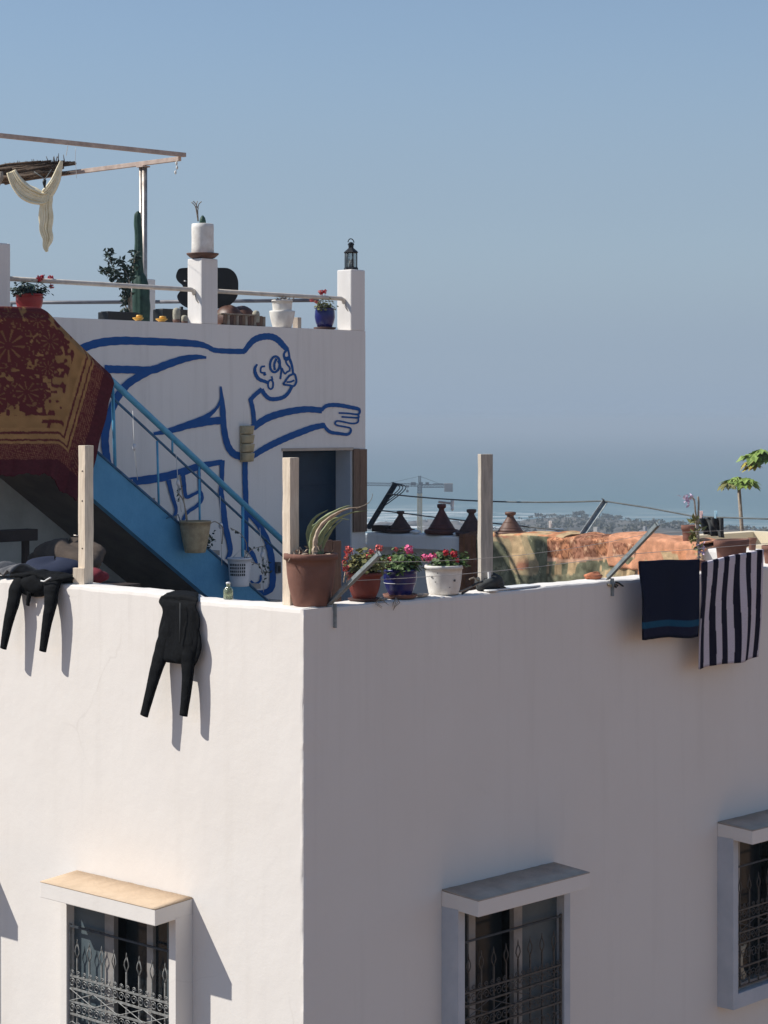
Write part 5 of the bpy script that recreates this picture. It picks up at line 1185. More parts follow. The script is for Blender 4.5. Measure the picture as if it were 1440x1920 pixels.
# bunched orange cloth end standing up at the left of the plain orange blanket
mb = MB(); pb = onB(1150, 1018, B_F + 0.1)
for k in range(5):
    x = 1146 + 5 * k; mb.tube([onB(x, 1024, B_F + 0.02), onB(x + 1, 1010, B_F + 0.04), onB(x + 1, 1001 + 1.5 * abs(k - 2), B_F + 0.08)], [(0.022), (0.02), 0.012], 8)
mb.build('bunched_cloth', M_ORANGE, base=pb, label='bunched orange cloth end sticking up beside the sea', cat='cloth')

# ------------------------------------------------------------------ pots at the right end
def tpot(x0, x1, y0, y1, plane, m, label, el=(1, 1), rot=0.0, prof=None, group='terracotta planters at the right'):
    c = plane((x0 + x1) / 2, y1); s = F / HW(c).y; r = (x1 - x0) / s / 2; h = (y1 - y0) / s
    t = thing('terracotta_planter', label, 'planter', c, group=group)
    MB().lathe(c, [(r * 0.70, 0), (r * 0.74, 0.005), (r * 0.80, h * 0.4), (r * 0.86, h * 0.72), (r * 0.99, h * 0.74), (r, h * 0.98), (r * 0.97, h), (r * 0.88, h), (r * 0.85, h * 0.9)], 30, 0.005, el=el, rot=rot).build('pot', m, t)
    soil(c, r * 0.84, h * 0.9, t, el=el, rot=rot)
    return t, c, r, h
zf = PT + 0.006
tpot(1277, 1306, 997, 1031, lambda x, y: (B_F + 0.1, aB(x, B_F + 0.1), PT + 0.04), M_TC, 'small terracotta pot against the pale house behind the flower spike')
tpot(1331, 1412, 1020, 1072, lambda x, y: (bA(x, 0.14), 0.14, zf), M_TC, 'broad terracotta planter behind the striped towel', el=(1.15, 0.62))
tpot(1402, 1419, 1008, 1031, lambda x, y: (B_F + 0.1, aB(x, B_F + 0.1), PT + 0.004), M_TC, 'tiny terracotta pot at the foot of the slim papaya trunk')
tpot(1428, 1475, 1036, 1070, lambda x, y: (bA(x, 0.13), 0.13, zf), M_TC, 'terracotta pot cut by the right edge of the photo')
# flower spike on the parapet
c = (bA(1309, 0.13), 0.13, zf); Yc = HW(c).y
def sp(x, y, d=0.0): return onY(x, y, Yc + d)
t = thing('flower_spike', 'tall dry flower spike with lilac petals beside the striped towel', 'plant', c)
pot_body(c, bowl(0.055, 0.042, 0.085, 0.005, 0.02, 0.006), M_TC, t); soil(c, 0.048, 0.075, t)
MB().tube(crom([sp(1309, 1062), sp(1310, 1020), sp(1309, 980), sp(1310, 945), sp(1309, 931)], 4), 0.008, 6).build('stem', M_TWIG, t)
MB().tube(crom([sp(1311, 1050), sp(1306, 1005), sp(1304, 965), sp(1302, 940), sp(1298, 934)], 4), 0.006, 6).build('stem', M_DRY, t)
MB().tube(crom([sp(1308, 985), sp(1304, 955), sp(1302, 938), sp(1296, 932), sp(1290, 936)], 4), 0.005, 6).build('stem', M_DRY, t)
fl = MB(); random.seed(8)
for k in range(26): fl.leaf(Vector(sp(1292 + random.gauss(0, 5), 936 + random.gauss(0, 4))), rv() + Vector((-0.3, 0.3, 0)), rv(), random.uniform(0.03, 0.06), 0.02)
fl.build('petal', M_LILAC, t)
fo = MB()
for k in range(60): fo.leaf(Vector(sp(1304 + random.gauss(0, 4), random.uniform(972, 1032))), rv() + Vector((0, 0, 0.3)), rv(), random.uniform(0.04, 0.075), 0.03)
fo.build('foliage', M_LEAFO, t, kind='stuff')
fo = MB()
for k in range(26): fo.leaf(Vector(sp(1313 + random.gauss(0, 4), random.uniform(1020, 1046))), rv(), rv(), random.uniform(0.03, 0.06), 0.022)
fo.build('petal', M_LILAC, t)
# rope and sticks at the foot of the second arm
c = onA(1146, 1096, 0.08); c = (c[0], 0.08, PT + 0.006)
t = thing('rope_tangle', 'frayed rope and sticks knotted at the foot of the iron arm beside the towels', 'rope', c)
random.seed(12)
for k in range(7):
    x = 1146 + random.uniform(-8, 10); q = [onA(x - random.uniform(10, 26), 1094 + random.uniform(-6, 3), 0.10), onA(x, 1094 + random.uniform(-5, 5), 0.0), onA(x + random.uniform(4, 14), 1097 + random.uniform(-3, 9), -0.02)]
    MB().tube(crom(q, 4), random.uniform(0.005, 0.010), 6).build('rope', random.choice((M_BEIGE, M_TWIG, M_DKC)), t)
MB().blob((c[0] - 0.12, 0.16, PT + 0.03), (0.09, 0.05, 0.03), 14, 9, 0.2, 4).build('rag', M_ORANGE, t)

# ------------------------------------------------------------------ upper terrace: pots, lanterns, cacti, seats
ZU = UP + 0.003
def up(x, a=RA): return (bA(x, a), a, ZU)
# saucer and white pot on the middle pillar
c = (4.858, A_M + 0.112, 1.663); s_ = PXA(c[0], c[1])
t = thing('potted_cactus', 'white pot with a small cactus on a clay saucer on the middle pillar', 'potted plant', c)
MB().lathe(c, [(0.10, 0), (0.125, 0.008), (0.165, 0.042), (0.168, 0.055), (0.158, 0.056), (0.12, 0.022)], 30).build('saucer', M_TCB, t)
pc3 = (c[0], c[1], c[2] + 0.022); pot_body(pc3, [(0.112, 0), (0.117, 0.006), (0.115, 0.10), (0.114, 0.20), (0.116, 0.29), (0.113, 0.335), (0.108, 0.338), (0.104, 0.32)], M_WHP, t, n=32); soil(pc3, 0.106, 0.31, t)
q = onY(380, 417, HW(c).y); MB().tube([(q[0], q[1], pc3[2] + 0.30), (q[0], q[1], pc3[2] + 0.37), (q[0], q[1], pc3[2] + 0.40), (q[0], q[1], pc3[2] + 0.425)], [0.034, 0.034, 0.026, 0.008], 12).build('cactus', M_CACT, t)
for pth in ([(371, 415), (368, 395), (365, 385), (359, 379)], [(372, 415), (371, 395), (373, 383), (378, 378)], [(371, 402), (368, 388), (370, 377)], [(372, 392), (366, 381), (362, 377)]):
    MB().tube(crom([onY(x, y, HW(c).y) for x, y in pth], 4), 0.005, 5).build('twig', M_TWIG, t)
# lanterns
def lantern(c, label):
    t = thing('lantern', label, 'lantern', c, group='black lanterns on the pillars')
    MB().lathe(c, [(0.066, 0), (0.070, 0.006), (0.066, 0.022), (0.050, 0.026)], 6, smooth=False).build('base', M_BLACK, t)
    for k in range(6): an = 2 * math.pi * k / 6; MB().tube([(c[0] + 0.056 * math.cos(an), c[1] + 0.056 * math.sin(an), c[2] + 0.02), (c[0] + 0.056 * math.cos(an), c[1] + 0.056 * math.sin(an), c[2] + 0.165)], 0.006, 5).build('corner_bar', M_BLACK, t)
    MB().lathe((c[0], c[1], c[2] + 0.026), [(0.048, 0), (0.048, 0.138)], 6, smooth=False).build('glass', M_LGLASS, t)
    MB().lathe((c[0], c[1], c[2] + 0.163), [(0.066, 0), (0.070, 0.006), (0.060, 0.018), (0.034, 0.04), (0.024, 0.05), (0.026, 0.075), (0.032, 0.078), (0.030, 0.09), (0.012, 0.105)], 6, smooth=False).build('roof', M_BLACK, t)
    MB().tube([(c[0] + 0.04 * math.cos(a_), c[1], c[2] + 0.265 + 0.035 * math.sin(a_)) for a_ in [math.pi * k / 10 for k in range(11)]], 0.005, 5).build('handle', M_BLACK, t)
    MB().tube([(c[0], c[1], c[2] + 0.026), (c[0], c[1], c[2] + 0.10)], 0.018, 10).build('candle', M_WHP, t)
    t.scale = (1.18, 1.18, 1.15)
lantern((7.06, A_M + 0.112, 1.662), 'black metal lantern on the pillar at the wall end')
lantern((2.12, A_M + 0.112, 1.662), 'black lantern cut by the left edge of the photo')
# red pot with geraniums at the left
c = up(55); t = thing('potted_geranium', 'bright red pot with crimson geraniums above the carpet', 'potted plant', c)
MB().box((c[0] - 0.13, c[1] - 0.12, UP + 0.001), (c[0] + 0.13, c[1] + 0.10, UP + 0.022)).build('tile', M_DUST, t)
c2 = (c[0], c[1], c[2] + 0.02); pot_body(c2, bowl(0.128, 0.082, 0.195, 0.006, 0.02, 0.012, 0.018), M_REDP, t, n=32); soil(c2, 0.115, 0.18, t)
geranium(t, (c[0], c[1], c[2] + 0.215), 0.15, 0.09, 190, M_LEAFD, 31, 0.02, 0.024)
for (x, y, r) in ((74, 522, 0.032), (95, 522, 0.030), (80, 519, 0.022), (97, 537, 0.024)): bloom(t, onA(x, y, RA + random.uniform(-.04, .04)), r, M_REDF, stem_to=(c[0] + 0.04, c[1], c[2] + 0.24))
# white double pot, blue pot
c = up(529); t = thing('potted_plant', 'white pot set in a wider white bowl on the upper parapet', 'potted plant', c)
pot_body(c, [(0.098, 0), (0.103, 0.006), (0.128, 0.10), (0.138, 0.16), (0.138, 0.178), (0.13, 0.18), (0.12, 0.16)], M_WHP, t, 'outer_pot'); pot_body((c[0], c[1], c[2] + 0.06), bowl(0.110, 0.092, 0.235, 0.003, 0.02, 0.01), M_WHP, t, 'inner_pot')
soil((c[0], c[1], c[2] + 0.06), 0.10, 0.22, t)
fo = MB(); random.seed(6)
for k in range(26): p = (c[0] + random.gauss(0, 0.05), c[1] + random.gauss(0, 0.05), c[2] + 0.285); fo.leaf(p, rv() + Vector((0, 0, 0.9)), rv(), random.uniform(0.03, 0.08), 0.02)
fo.build('foliage', M_TWIG, t, kind='stuff')
c = up(609); t = thing('potted_geranium', 'cobalt blue round pot with red flowers beside the end pillar', 'potted plant', c)
MB().lathe(c, [(0.10, 0), (0.118, 0.004), (0.125, 0.022), (0.118, 0.024), (0.09, 0.012)], 26).build('saucer', M_TCD, t)
c2 = (c[0], c[1], c[2] + 0.016); pot_body(c2, [(0.070, 0), (0.078, 0.005), (0.10, 0.06), (0.112, 0.12), (0.108, 0.18), (0.102, 0.205), (0.108, 0.215), (0.096, 0.216), (0.09, 0.19)], M_BLUEP, t, n=32); soil(c2, 0.092, 0.195, t)
geranium(t, (c[0], c[1], c[2] + 0.22), 0.12, 0.08, 90, M_LEAFO, 33, 0.0, 0.02, 6)
for (x, y, r, m) in ((603, 548, 0.03, M_REDF), (609, 547, 0.024, M_REDF), (600, 547, 0.02, M_CORAL), (585, 562, 0.026, M_CORAL), (593, 566, 0.02, M_CORAL)): bloom(t, onA(x, y, RA), r, m, stem_to=(c[0], c[1], c[2] + 0.22))
# yellow bowls
for i, (x, w_) in enumerate(((259, 0.055), (303, 0.06))):
    c = up(x, A_M + 0.06); t = thing('yellow_bowl', ('small yellow bowl in front of the tall cactus', 'small yellow bowl in front of the black planter box')[i], 'bowl', c, group='yellow bowls on the upper parapet')
    MB().lathe(c, [(w_ * 0.5, 0), (w_ * 0.55, 0.004), (w_ * 1.05, 0.028), (w_, 0.032), (w_ * 0.4, 0.012)], 18).build('bowl', M_YEL, t); MB().lathe((c[0] + 0.015, c[1], c[2] + 0.03), [(w_ * 0.5, 0), (w_ * 0.6, 0.012), (w_ * 0.55, 0.028), (w_ * 0.3, 0.03)], 14).build('knob', M_YEL, t)
# tall column cactus with shrub, in a low dark trough
c = onY(262, 700, 23.6); c = (c[0], c[1], RF); Yc = HW(c).y; t = thing('column_cactus', 'tall dark green column cactus in front of the pergola post', 'cactus', c)
def cz(y): return onY(262, y, Yc)[2]
def cpt(x, y): return onY(x, y, Yc)
def ribbed(path, rad, nm):
    mb = MB(); q = crom([(*p, r) for p, r in zip(path, rad)], 5); N = 20; V = []
    for k, r4 in enumerate(q):
        for j in range(N):
            an = 2 * math.pi * j / N; rr = r4[3] * (1 + 0.12 * math.cos(an * 6 + 0.3) + 0.03 * math.sin(k * 1.3 + j)); V.append((r4[0] + rr * math.cos(an), r4[1] + rr * math.sin(an), r4[2]))
    mb.add(V, [(k * N + j, k * N + (j + 1) % N, (k + 1) * N + (j + 1) % N, (k + 1) * N + j) for k in range(len(q) - 1) for j in range(N)], True); mb.add(V[-N:], [tuple(range(N))]); mb.build(nm, M_CACT, t)
ribbed([(c[0], c[1], RF + 0.2), cpt(264, 600), cpt(264, 560), cpt(263, 530), cpt(261, 505)], [0.10, 0.10, 0.098, 0.085, 0.03], 'stem')
ribbed([cpt(261, 540), cpt(259, 490), cpt(260, 450), cpt(258, 420), cpt(258, 402), cpt(259, 396)], [0.06, 0.052, 0.042, 0.040, 0.034, 0.012], 'stem')
ribbed([cpt(252, 545), cpt(250, 520), cpt(253, 498), cpt(255, 485)], [0.025, 0.022, 0.018, 0.006], 'stem')
MB().lathe((c[0], c[1], RF), [(0.16, 0), (0.165, 0.01), (0.20, 0.3), (0.205, 0.34), (0.18, 0.34), (0.175, 0.28)], 26).build('pot', M_TCD, t)
c = onY(236, 700, 23.2); c = (c[0], c[1], RF); Yc = HW(c).y; t = thing('shrub', 'dark leafy shrub left of the tall cactus on the upper terrace', 'shrub', c)
random.seed(14); fo = MB()
limbs = [[(246, 600), (243, 570), (238, 540), (228, 520), (214, 505), (206, 485), (204, 468)], [(245, 590), (238, 555), (226, 530), (210, 515), (192, 508)], [(247, 590), (246, 550), (240, 520), (232, 500), (228, 488)], [(248, 590), (243, 545), (247, 515), (252, 492), (254, 475)], [(244, 600), (236, 575), (232, 552)]]
for pth in limbs:
    q = crom([onY(x, y, Yc + random.uniform(-0.05, 0.05)) for x, y in pth], 5); MB().tube(q, [0.012 * (1 - 0.75 * k / len(q)) for k in range(len(q))], 5).build('branch', M_TWIG, t)
    for k, p in enumerate(q):
        if k < len(q) * 0.25: continue
        for _ in range(5): fo.leaf(Vector(p) + rv(0.035), rv() + Vector((0, 0, -0.2)), rv(), random.uniform(0.05, 0.09), random.uniform(0.028, 0.045))
fo.build('foliage', M_LEAFD, t, kind='stuff')
MB().tube([(c[0] + 0.12, c[1], RF), onY(246, 595, Yc)], 0.015, 6).build('branch', M_TWIG, t)
MB().lathe((c[0] + 0.12, c[1], RF), [(0.12, 0), (0.13, 0.01), (0.15, 0.26), (0.14, 0.27), (0.12, 0.24)], 22).build('pot', M_TCB, t)
x0, x1 = up(193, A_M + 0.35)[0], up(252, A_M + 0.35)[0]
t = thing('planter_box', 'long black planter box below the shrub on the upper terrace', 'planter', ((x0 + x1) / 2, A_M + 0.35, RF)); zt_ = onA(220, 586, A_M + 0.35)[2]
MB().box((x0, A_M + 0.27, RF), (x1, A_M + 0.43, zt_)).build('box', M_BLACK, t, bevel=0.008); MB().box((x0 + 0.02, A_M + 0.29, zt_ - 0.02), (x1 - 0.02, A_M + 0.41, zt_ + 0.006)).build('soil', M_SOIL, t)
x0, x1 = up(296, A_M + 0.35)[0], up(356, A_M + 0.35)[0]; zt_ = onA(320, 581, A_M + 0.35)[2]
t = thing('planter_box', 'black planter box left of the middle pillar', 'planter', ((x0 + x1) / 2, A_M + 0.35, RF))
MB().box((x0, A_M + 0.27, RF), (x1, A_M + 0.43, zt_)).build('box', M_BLACK, t, bevel=0.008); MB().box((x0 + 0.02, A_M + 0.29, zt_ - 0.02), (x1 - 0.02, A_M + 0.41, zt_ + 0.006)).build('soil', M_SOIL, t)
# small pale cacti
for i, (x, y0, r) in enumerate(((331, 577, 0.036), (346, 591, 0.030), (480, 582, 0.036))):
    c = up(x, A_M + 0.07); h = onA(x, y0, c[1])[2] - c[2]; t = thing('small_cactus', ('taller pale hairy cactus left of the middle pillar', 'shorter pale cactus touching the middle pillar', 'pale cactus right of the woven basket')[i], 'cactus', c, group='pale cacti on the upper parapet')
    MB().lathe(c, [(r * 0.8, 0), (r, 0.005), (r * 1.15, h * 0.22), (r * 0.9, h * 0.22)], 16).build('pot', M_TCB, t)
    V = []; N = 20; mb = MB(); pr = [(0.8, 0.15), (1.0, 0.3), (1.02, 0.55), (1.0, 0.8), (0.8, 0.93), (0.3, 1.0)]
    for (k, hh) in pr:
        for j in range(N): an = 2 * math.pi * j / N; rr = r * k * (1 + 0.10 * (j % 2)); V.append((c[0] + rr * math.cos(an), c[1] + rr * math.sin(an), c[2] + h * hh))
    mb.add(V, [(k * N + j, k * N + (j + 1) % N, (k + 1) * N + (j + 1) % N, (k + 1) * N + j) for k in range(len(pr) - 1) for j in range(N)], True); mb.add(V[-N:], [tuple(range(N))]); mb.build('cactus', M_CACTP, t)
# black lounge chair behind the middle pillar
ac = A_M + 0.75; c = (up(388, ac)[0], ac, RF); Yc = HW(c).y
t = thing('lounge_chair', 'black rounded lounge chair behind the middle pillar', 'chair', c)
out = [(331, 512), (336, 504), (350, 502), (380, 502), (410, 502), (428, 503), (440, 511), (446, 524), (447, 540), (445, 556), (436, 568), (424, 576), (400, 579), (360, 579), (345, 574), (336, 566), (332, 556), (336, 548), (342, 541), (342, 535), (334, 528), (330, 520)]
mb = MB(); n = len(out); q = crom(out + [out[0]], 3)[:-1]; n = len(q)
P = [onY(x, y, Yc + 0.0) for x, y in q] + [onY(x, y, Yc + 0.07) for x, y in q]
mb.add(P, [tuple(range(n))[::-1], tuple(range(n, 2 * n))] + [(k, (k + 1) % n, n + (k + 1) % n, n + k) for k in range(n)]); mb.build('backrest', M_BLACK, t)
r_ = [onY(340, 700, Yc), onY(440, 700, Yc)]
for pp in r_: MB().tube([(pp[0], pp[1], RF), (pp[0], pp[1], onY(340, 575, Yc)[2])], 0.02, 8).build('leg', M_BLACK, t)
ctr = Vector(onY(390, 690, Yc + 0.3)); MB().obox((ctr.x, ctr.y, RF + 0.42), (0.5, 0.5, 0.08), (0, 0, 0.8)).build('seat', M_BLACK, t, bevel=0.02)
for k in (-1, 1): MB().tube([(ctr.x + k * 0.15, ctr.y + 0.15, RF), (ctr.x + k * 0.15, ctr.y + 0.15, RF + 0.39)], 0.02, 8).build('leg', M_BLACK, t)
MB().lathe(onY(347, 528, Yc - 0.01), [(0.012, 0), (0.012, 0.012)], 8).build('rivet', M_PEGW, t)
# brown leather cushions and the woven basket
ac = A_M + 0.55; c = (up(445, ac)[0], ac, RF)
t = thing('leather_pouf', 'brown leather cushion with two lobes right of the middle pillar', 'pouf', c)
z1 = onA(440, 573, ac)[2]
for (x, w_) in ((428, 0.14), (452, 0.15)): MB().blob((up(x, ac)[0], ac, z1 - 0.16), (w_, 0.18, 0.16), 22, 14, 0.03, 3).build('cushion', M_BRLEA, t)
MB().lathe((c[0], c[1], RF), [(0.20, 0), (0.21, 0.01), (0.21, z1 - 0.24 - RF), (0.18, z1 - 0.22 - RF)], 24).build('pouf_base', M_BRLEA, t)
x0, x1 = up(411, A_M + 0.11)[0], up(489, A_M + 0.11)[0]; zt_ = onA(450, 589, A_M + 0.1)[2]
t = thing('woven_tray', 'dark woven tray on the upper parapet right of the middle pillar', 'tray', ((x0 + x1) / 2, A_M + 0.11, ZU))
nsl = 14
for k in range(nsl):
    xa = x0 + 0.01 + (x1 - x0) * k / nsl; MB().box((xa, A_M + 0.04, ZU), (xa + (x1 - x0) / nsl - 0.006, A_M + 0.06, zt_ - 0.012 - 0.006 * (k % 3))).build('stave', (M_WOODB, M_TWIG, M_BRLEA)[k % 3], t, bevel=0.003)
MB().box((x0, A_M + 0.03, zt_ - 0.014), (x1 - 0.10, A_M + 0.19, zt_)).build('rim', M_TWIG, t); MB().box((x0, A_M + 0.07, ZU), (x1, A_M + 0.19, ZU + 0.02)).build('bottom', M_BRLEA, t)
c = up(556, A_M + 0.16); MB().box((c[0] - 0.02, A_M + 0.12, ZU), (c[0] + 0.035, A_M + 0.2, ZU + 0.12)).build('grey_block', M_GREY, base=c, label='narrow grey block beside the white double pot', cat='block', bevel=0.004)

# ------------------------------------------------------------------ pergola
PC = (6.08, 8.13, 3.0)
t = thing('pergola', 'weathered pergola frame with a reed mat over the upper terrace', 'pergola', (6.08, 8.8, RF))
MB().beam((0.5, PC[1], PC[2] - 0.07), (PC[0] + 0.05, PC[1], PC[2]), 0.045, 0.048).build('beam', M_PERG, t, bevel=0.004)
MB().beam((PC[0], PC[1] + 0.03, PC[2] - 0.045), (PC[0], 13.2, PC[2] - 0.045), 0.045, 0.05).build('beam', M_PERG, t, bevel=0.004)
MB().box((PC[0] - 0.055, 8.74, 2.91), (PC[0] + 0.055, 8.86, 2.925)).build('cap_plate', M_PERG, t)
for da in (-0.028, 0.028): MB().tube([(PC[0], 8.8 + da, RF), (PC[0], 8.8 + da, 2.91)], 0.030, 10).build('post', M_PIPEM, t)
MB().tube([(3.2, 12.9, RF), (3.2, 12.9, 2.93)], 0.04, 8).build('post', M_PIPEM, t)
MB().tube([(1.2, PC[1], RF), (1.2, PC[1], 2.97)], 0.04, 8).build('post', M_PIPEM, t)
# reed mat: bundled stalks lying on the rear beam
random.seed(9); a_r0 = onB(143, 308, PC[0] - 0.1)[1]
for k in range(110):
    a = a_r0 + random.uniform(0, 0.35) + 2.4 * random.random() ** 2.2; L = random.uniform(0.9, 2.2); b0 = PC[0] - random.uniform(0.03, 0.34); h = PC[2] - 0.075 + random.uniform(0, 0.155) * (1 if k % 5 else 1.25)
    if a + L > a_r0 + 3.2: L = a_r0 + 3.2 - a
    MB().tube([(b0, a, h), (b0 + random.uniform(-0.03, 0.03), a + L / 2, h + random.uniform(-0.015, 0.03)), (b0 + random.uniform(-0.04, 0.04), a + L, h + random.uniform(-0.02, 0.02))], random.uniform(0.010, 0.017), 5).build('reed', M_REED, t)
for k in range(60):
    a = a_r0 + 0.05 + 2.8 * k / 60; b0 = PC[0] - random.uniform(0.1, 0.3); MB().tube([(b0, a, PC[2] + 0.05), (b0 + random.uniform(-0.02, 0.02), a + random.uniform(-0.04, 0.04), PC[2] + random.uniform(0.09, 0.15))], [0.009, 0.004], 4).build('reed', M_REED, t)
# knotted cream cloth hanging from the pergola
cY = 24.4
def kp(x, y, d=0.0): return onY(x, y, cY + d)
kc = kp(88, 395); t = thing('knotted_cloth', 'cream cotton cloth knotted and hanging under the reed mat', 'cloth', kc)
def fabric(path, nm, seed, flat=0.5, pleats=5):
    """thin cotton gathered into lengthwise pleats: an open pleated strip swept along a path"""
    mb = MB(); q = crom([(*kp(x, y), r) for (x, y, r) in path], 7); N = 44; V = []; rng = random.Random(seed); ph = rng.uniform(0, 6); am = [rng.uniform(0.5, 1.2) for _ in range(12)]
    vw = Vector((RX.y, LX.y, 0))
    for k, r4 in enumerate(q):
        p = Vector(r4[:3]); d = Vector(q[min(k + 1, len(q) - 1)][:3]) - Vector(q[max(k - 1, 0)][:3]); d.normalize(); x_ = d.cross(vw).normalized()
        for j in range(N + 1):
            s0 = j / N; t0 = s0 * pleats; ak = am[int(t0) % 12]
            dep = math.sin(2 * math.pi * t0 + ph + 0.03 * k) * 0.30 * ak + 0.12 * math.sin(2 * math.pi * t0 * 2.3 + 0.06 * k)
            off = (s0 * 2 - 1) + 0.16 * math.cos(2 * math.pi * t0 + ph) + 0.05 * math.sin(k * 0.35 + ph)
            V.append(tuple(p + x_ * (r4[3] * off) + vw * (r4[3] * dep * 1.1)))
    M1 = N + 1
    mb.add(V, [(k * M1 + j, k * M1 + j + 1, (k + 1) * M1 + j + 1, (k + 1) * M1 + j) for k in range(len(q) - 1) for j in range(N)], True); mb.build(nm, M_CREAMC, t, solid=0.006)
fabric([(115, 302, 0.015), (111, 316, 0.03), (106, 333, 0.045), (97, 350, 0.055), (88, 364, 0.065)], 'tied_end', 1)
fabric([(20, 322, 0.055), (29, 342, 0.075), (43, 357, 0.09), (60, 368, 0.095), (76, 372, 0.08), (90, 369, 0.06)], 'swag', 2, pleats=4)
fabric([(89, 362, 0.045), (88, 374, 0.062), (86, 388, 0.066), (87, 410, 0.070), (86, 430, 0.066), (89, 447, 0.055), (86, 462, 0.032), (88, 472, 0.012)], 'tail', 3, pleats=4)
fabric([(86, 368, 0.02), (80, 388, 0.03), (78, 408, 0.032), (80, 428, 0.022), (79, 440, 0.006)], 'tail', 5, pleats=2)
fabric([(97, 360, 0.030), (92, 366, 0.045), (85, 371, 0.048), (79, 375, 0.034)], 'knot', 7, pleats=3)
# hanging hook lamp and wire chimes
t = thing('hanging_hook', 'small dark hook on cords under the reed mat', 'hook', kp(84, 345, -0.1))
MB().tube([kp(64, 322, -0.1), kp(82, 334, -0.1), kp(84, 338, -0.1)], 0.006, 5).build('cord', M_WIRE, t); MB().tube([kp(97, 318, -0.1), kp(86, 334, -0.1), kp(84, 338, -0.1)], 0.006, 5).build('cord', M_WIRE, t); MB().tube([kp(84, 337, -0.1), kp(83, 342, -0.1), kp(84, 352, -0.1)], [0.02, 0.022, 0.010], 8).build('hook', M_BLACK, t)
p = onY(332, 294, 23.78); t = thing('shell_chime', 'thin shell chime hanging from the pergola corner', 'chime', p)
MB().tube([p, onY(331, 312, 23.78), onY(330, 325, 23.78)], 0.003, 4).build('string', M_STRING, t)
for (x, y) in ((331, 306), (332, 314), (329, 323)): MB().blob(onY(x, y, 23.78), (0.014, 0.014, 0.022), 8, 6, 0.1).build('shell', M_STRING, t)
p = onY(142, 277, 21.6); t = thing('wire_loop', 'thin loose wire hanging from the upper pergola beam', 'wire', p)
MB().tube(crom([p, onY(141, 300, 21.6), onY(143, 320, 21.6), onY(143, 334, 21.6)], 4), 0.003, 4).build('wire', M_STRING, t)
MB().tube([onY(127, 274, 21.6), onY(124, 292, 22.3)], 0.003, 4).build('wire', M_STRING, t)
t = thing('dark_cloth', 'dark cloth end hanging at the left edge under the reed mat', 'cloth', onY(0, 330, 24.3)); fabricV = MB(); fabricV.tube([onY(1, 322, 24.3), onY(2, 335, 24.3), onY(-3, 350, 24.3)], [0.03, 0.03, 0.01], 8); fabricV.build('cloth', M_TWIG, t)
# ------------------------------------------------------------------ beyond the terrace
# papaya trees in the next gardens
def papaya(x, ytop, Y, lean_px, leaves, label, seed, r0=0.055, petiole=0.20):
    random.seed(seed); top = Vector(wY(x, ytop, Y)); g = terr(top.x, Y); foot = Vector((top.x + lean_px / F * Y, Y, g))
    t = thing('papaya_tree', label, 'tree', tuple(foot), 'w', group='papaya trees behind the terrace')
    N = 9; MB().tube([foot.lerp(top, k / N) + Vector((0.05 * math.sin(k * 1.3), 0, 0)) for k in range(N + 1)], [r0 * (1.5 - 0.75 * k / N) for k in range(N + 1)], 10).build('trunk', M_TWIG, t)
    for (dx, dy, L, m) in leaves:
        tip = Vector(wY(x + dx, ytop + dy, Y + random.uniform(-0.3, 0.3))); pet = top + Vector((0, 0, random.uniform(-0.05, 0.05))); d = tip - pet
        MB().tube([pet, pet + d * 0.5 + Vector((0, 0, 0.05)), tip], 0.012, 5).build('petiole', M_LEAFY if m is M_LEAFY else M_LEAFP, t)
        # hand-shaped leaf: deeply cut lobes drooping from the petiole tip
        mb = MB(); base = tip; out = Vector((d.x, d.y + random.uniform(-0.2, 0.2), 0)); out = out.normalized() if out.length > 1e-4 else Vector((1, 0, 0)); sidev = out.cross(Vector((0, 0, 1)))
        for k in range(9):
            an = (k - 4) * 0.55 + random.uniform(-0.1, 0.1); dirv = out * math.cos(an) + sidev * math.sin(an) + Vector((0, 0, -0.35 - 0.3 * random.random())); ll = L * (1.0 - 0.10 * abs(k - 4)) * random.uniform(0.8, 1.1)
            for s2 in (0.0, 1.0): mb.leaf(base + dirv.normalized() * ll * 0.30 * s2, dirv + rv(0.25) * s2, Vector((0, 0, 1)) + rv(0.4), ll * (0.72 if s2 else 0.9), ll * 0.42, 0.12)
        mb.build('leaf', m, t)
S40 = 40.0
papaya(1389, 912, S40, 60, [(-18, -14, 0.34, M_LEAFP), (-6, -18, 0.34, M_LEAFP), (10, -16, 0.34, M_LEAFP), (16, -8, 0.34, M_LEAFP), (-24, -6, 0.29, M_LEAFO), (2, -12, 0.32, M_LEAFP), (-10, -9, 0.27, M_LEAFP)], 'slim papaya tree with a flat green crown against the sea', 2, 0.045)
papaya(1462, 868, S40, 20, [(-48, -18, 0.40, M_LEAFP), (-36, -26, 0.40, M_LEAFP), (-20, -22, 0.43, M_LEAFP), (-52, -4, 0.34, M_LEAFY), (-44, 2, 0.34, M_LEAFY), (-26, -10, 0.38, M_LEAFP), (-8, -24, 0.40, M_LEAFP), (14, -20, 0.40, M_LEAFP), (-30, -16, 0.34, M_LEAFP)], 'larger papaya tree with yellowing leaves cut by the right edge', 3)

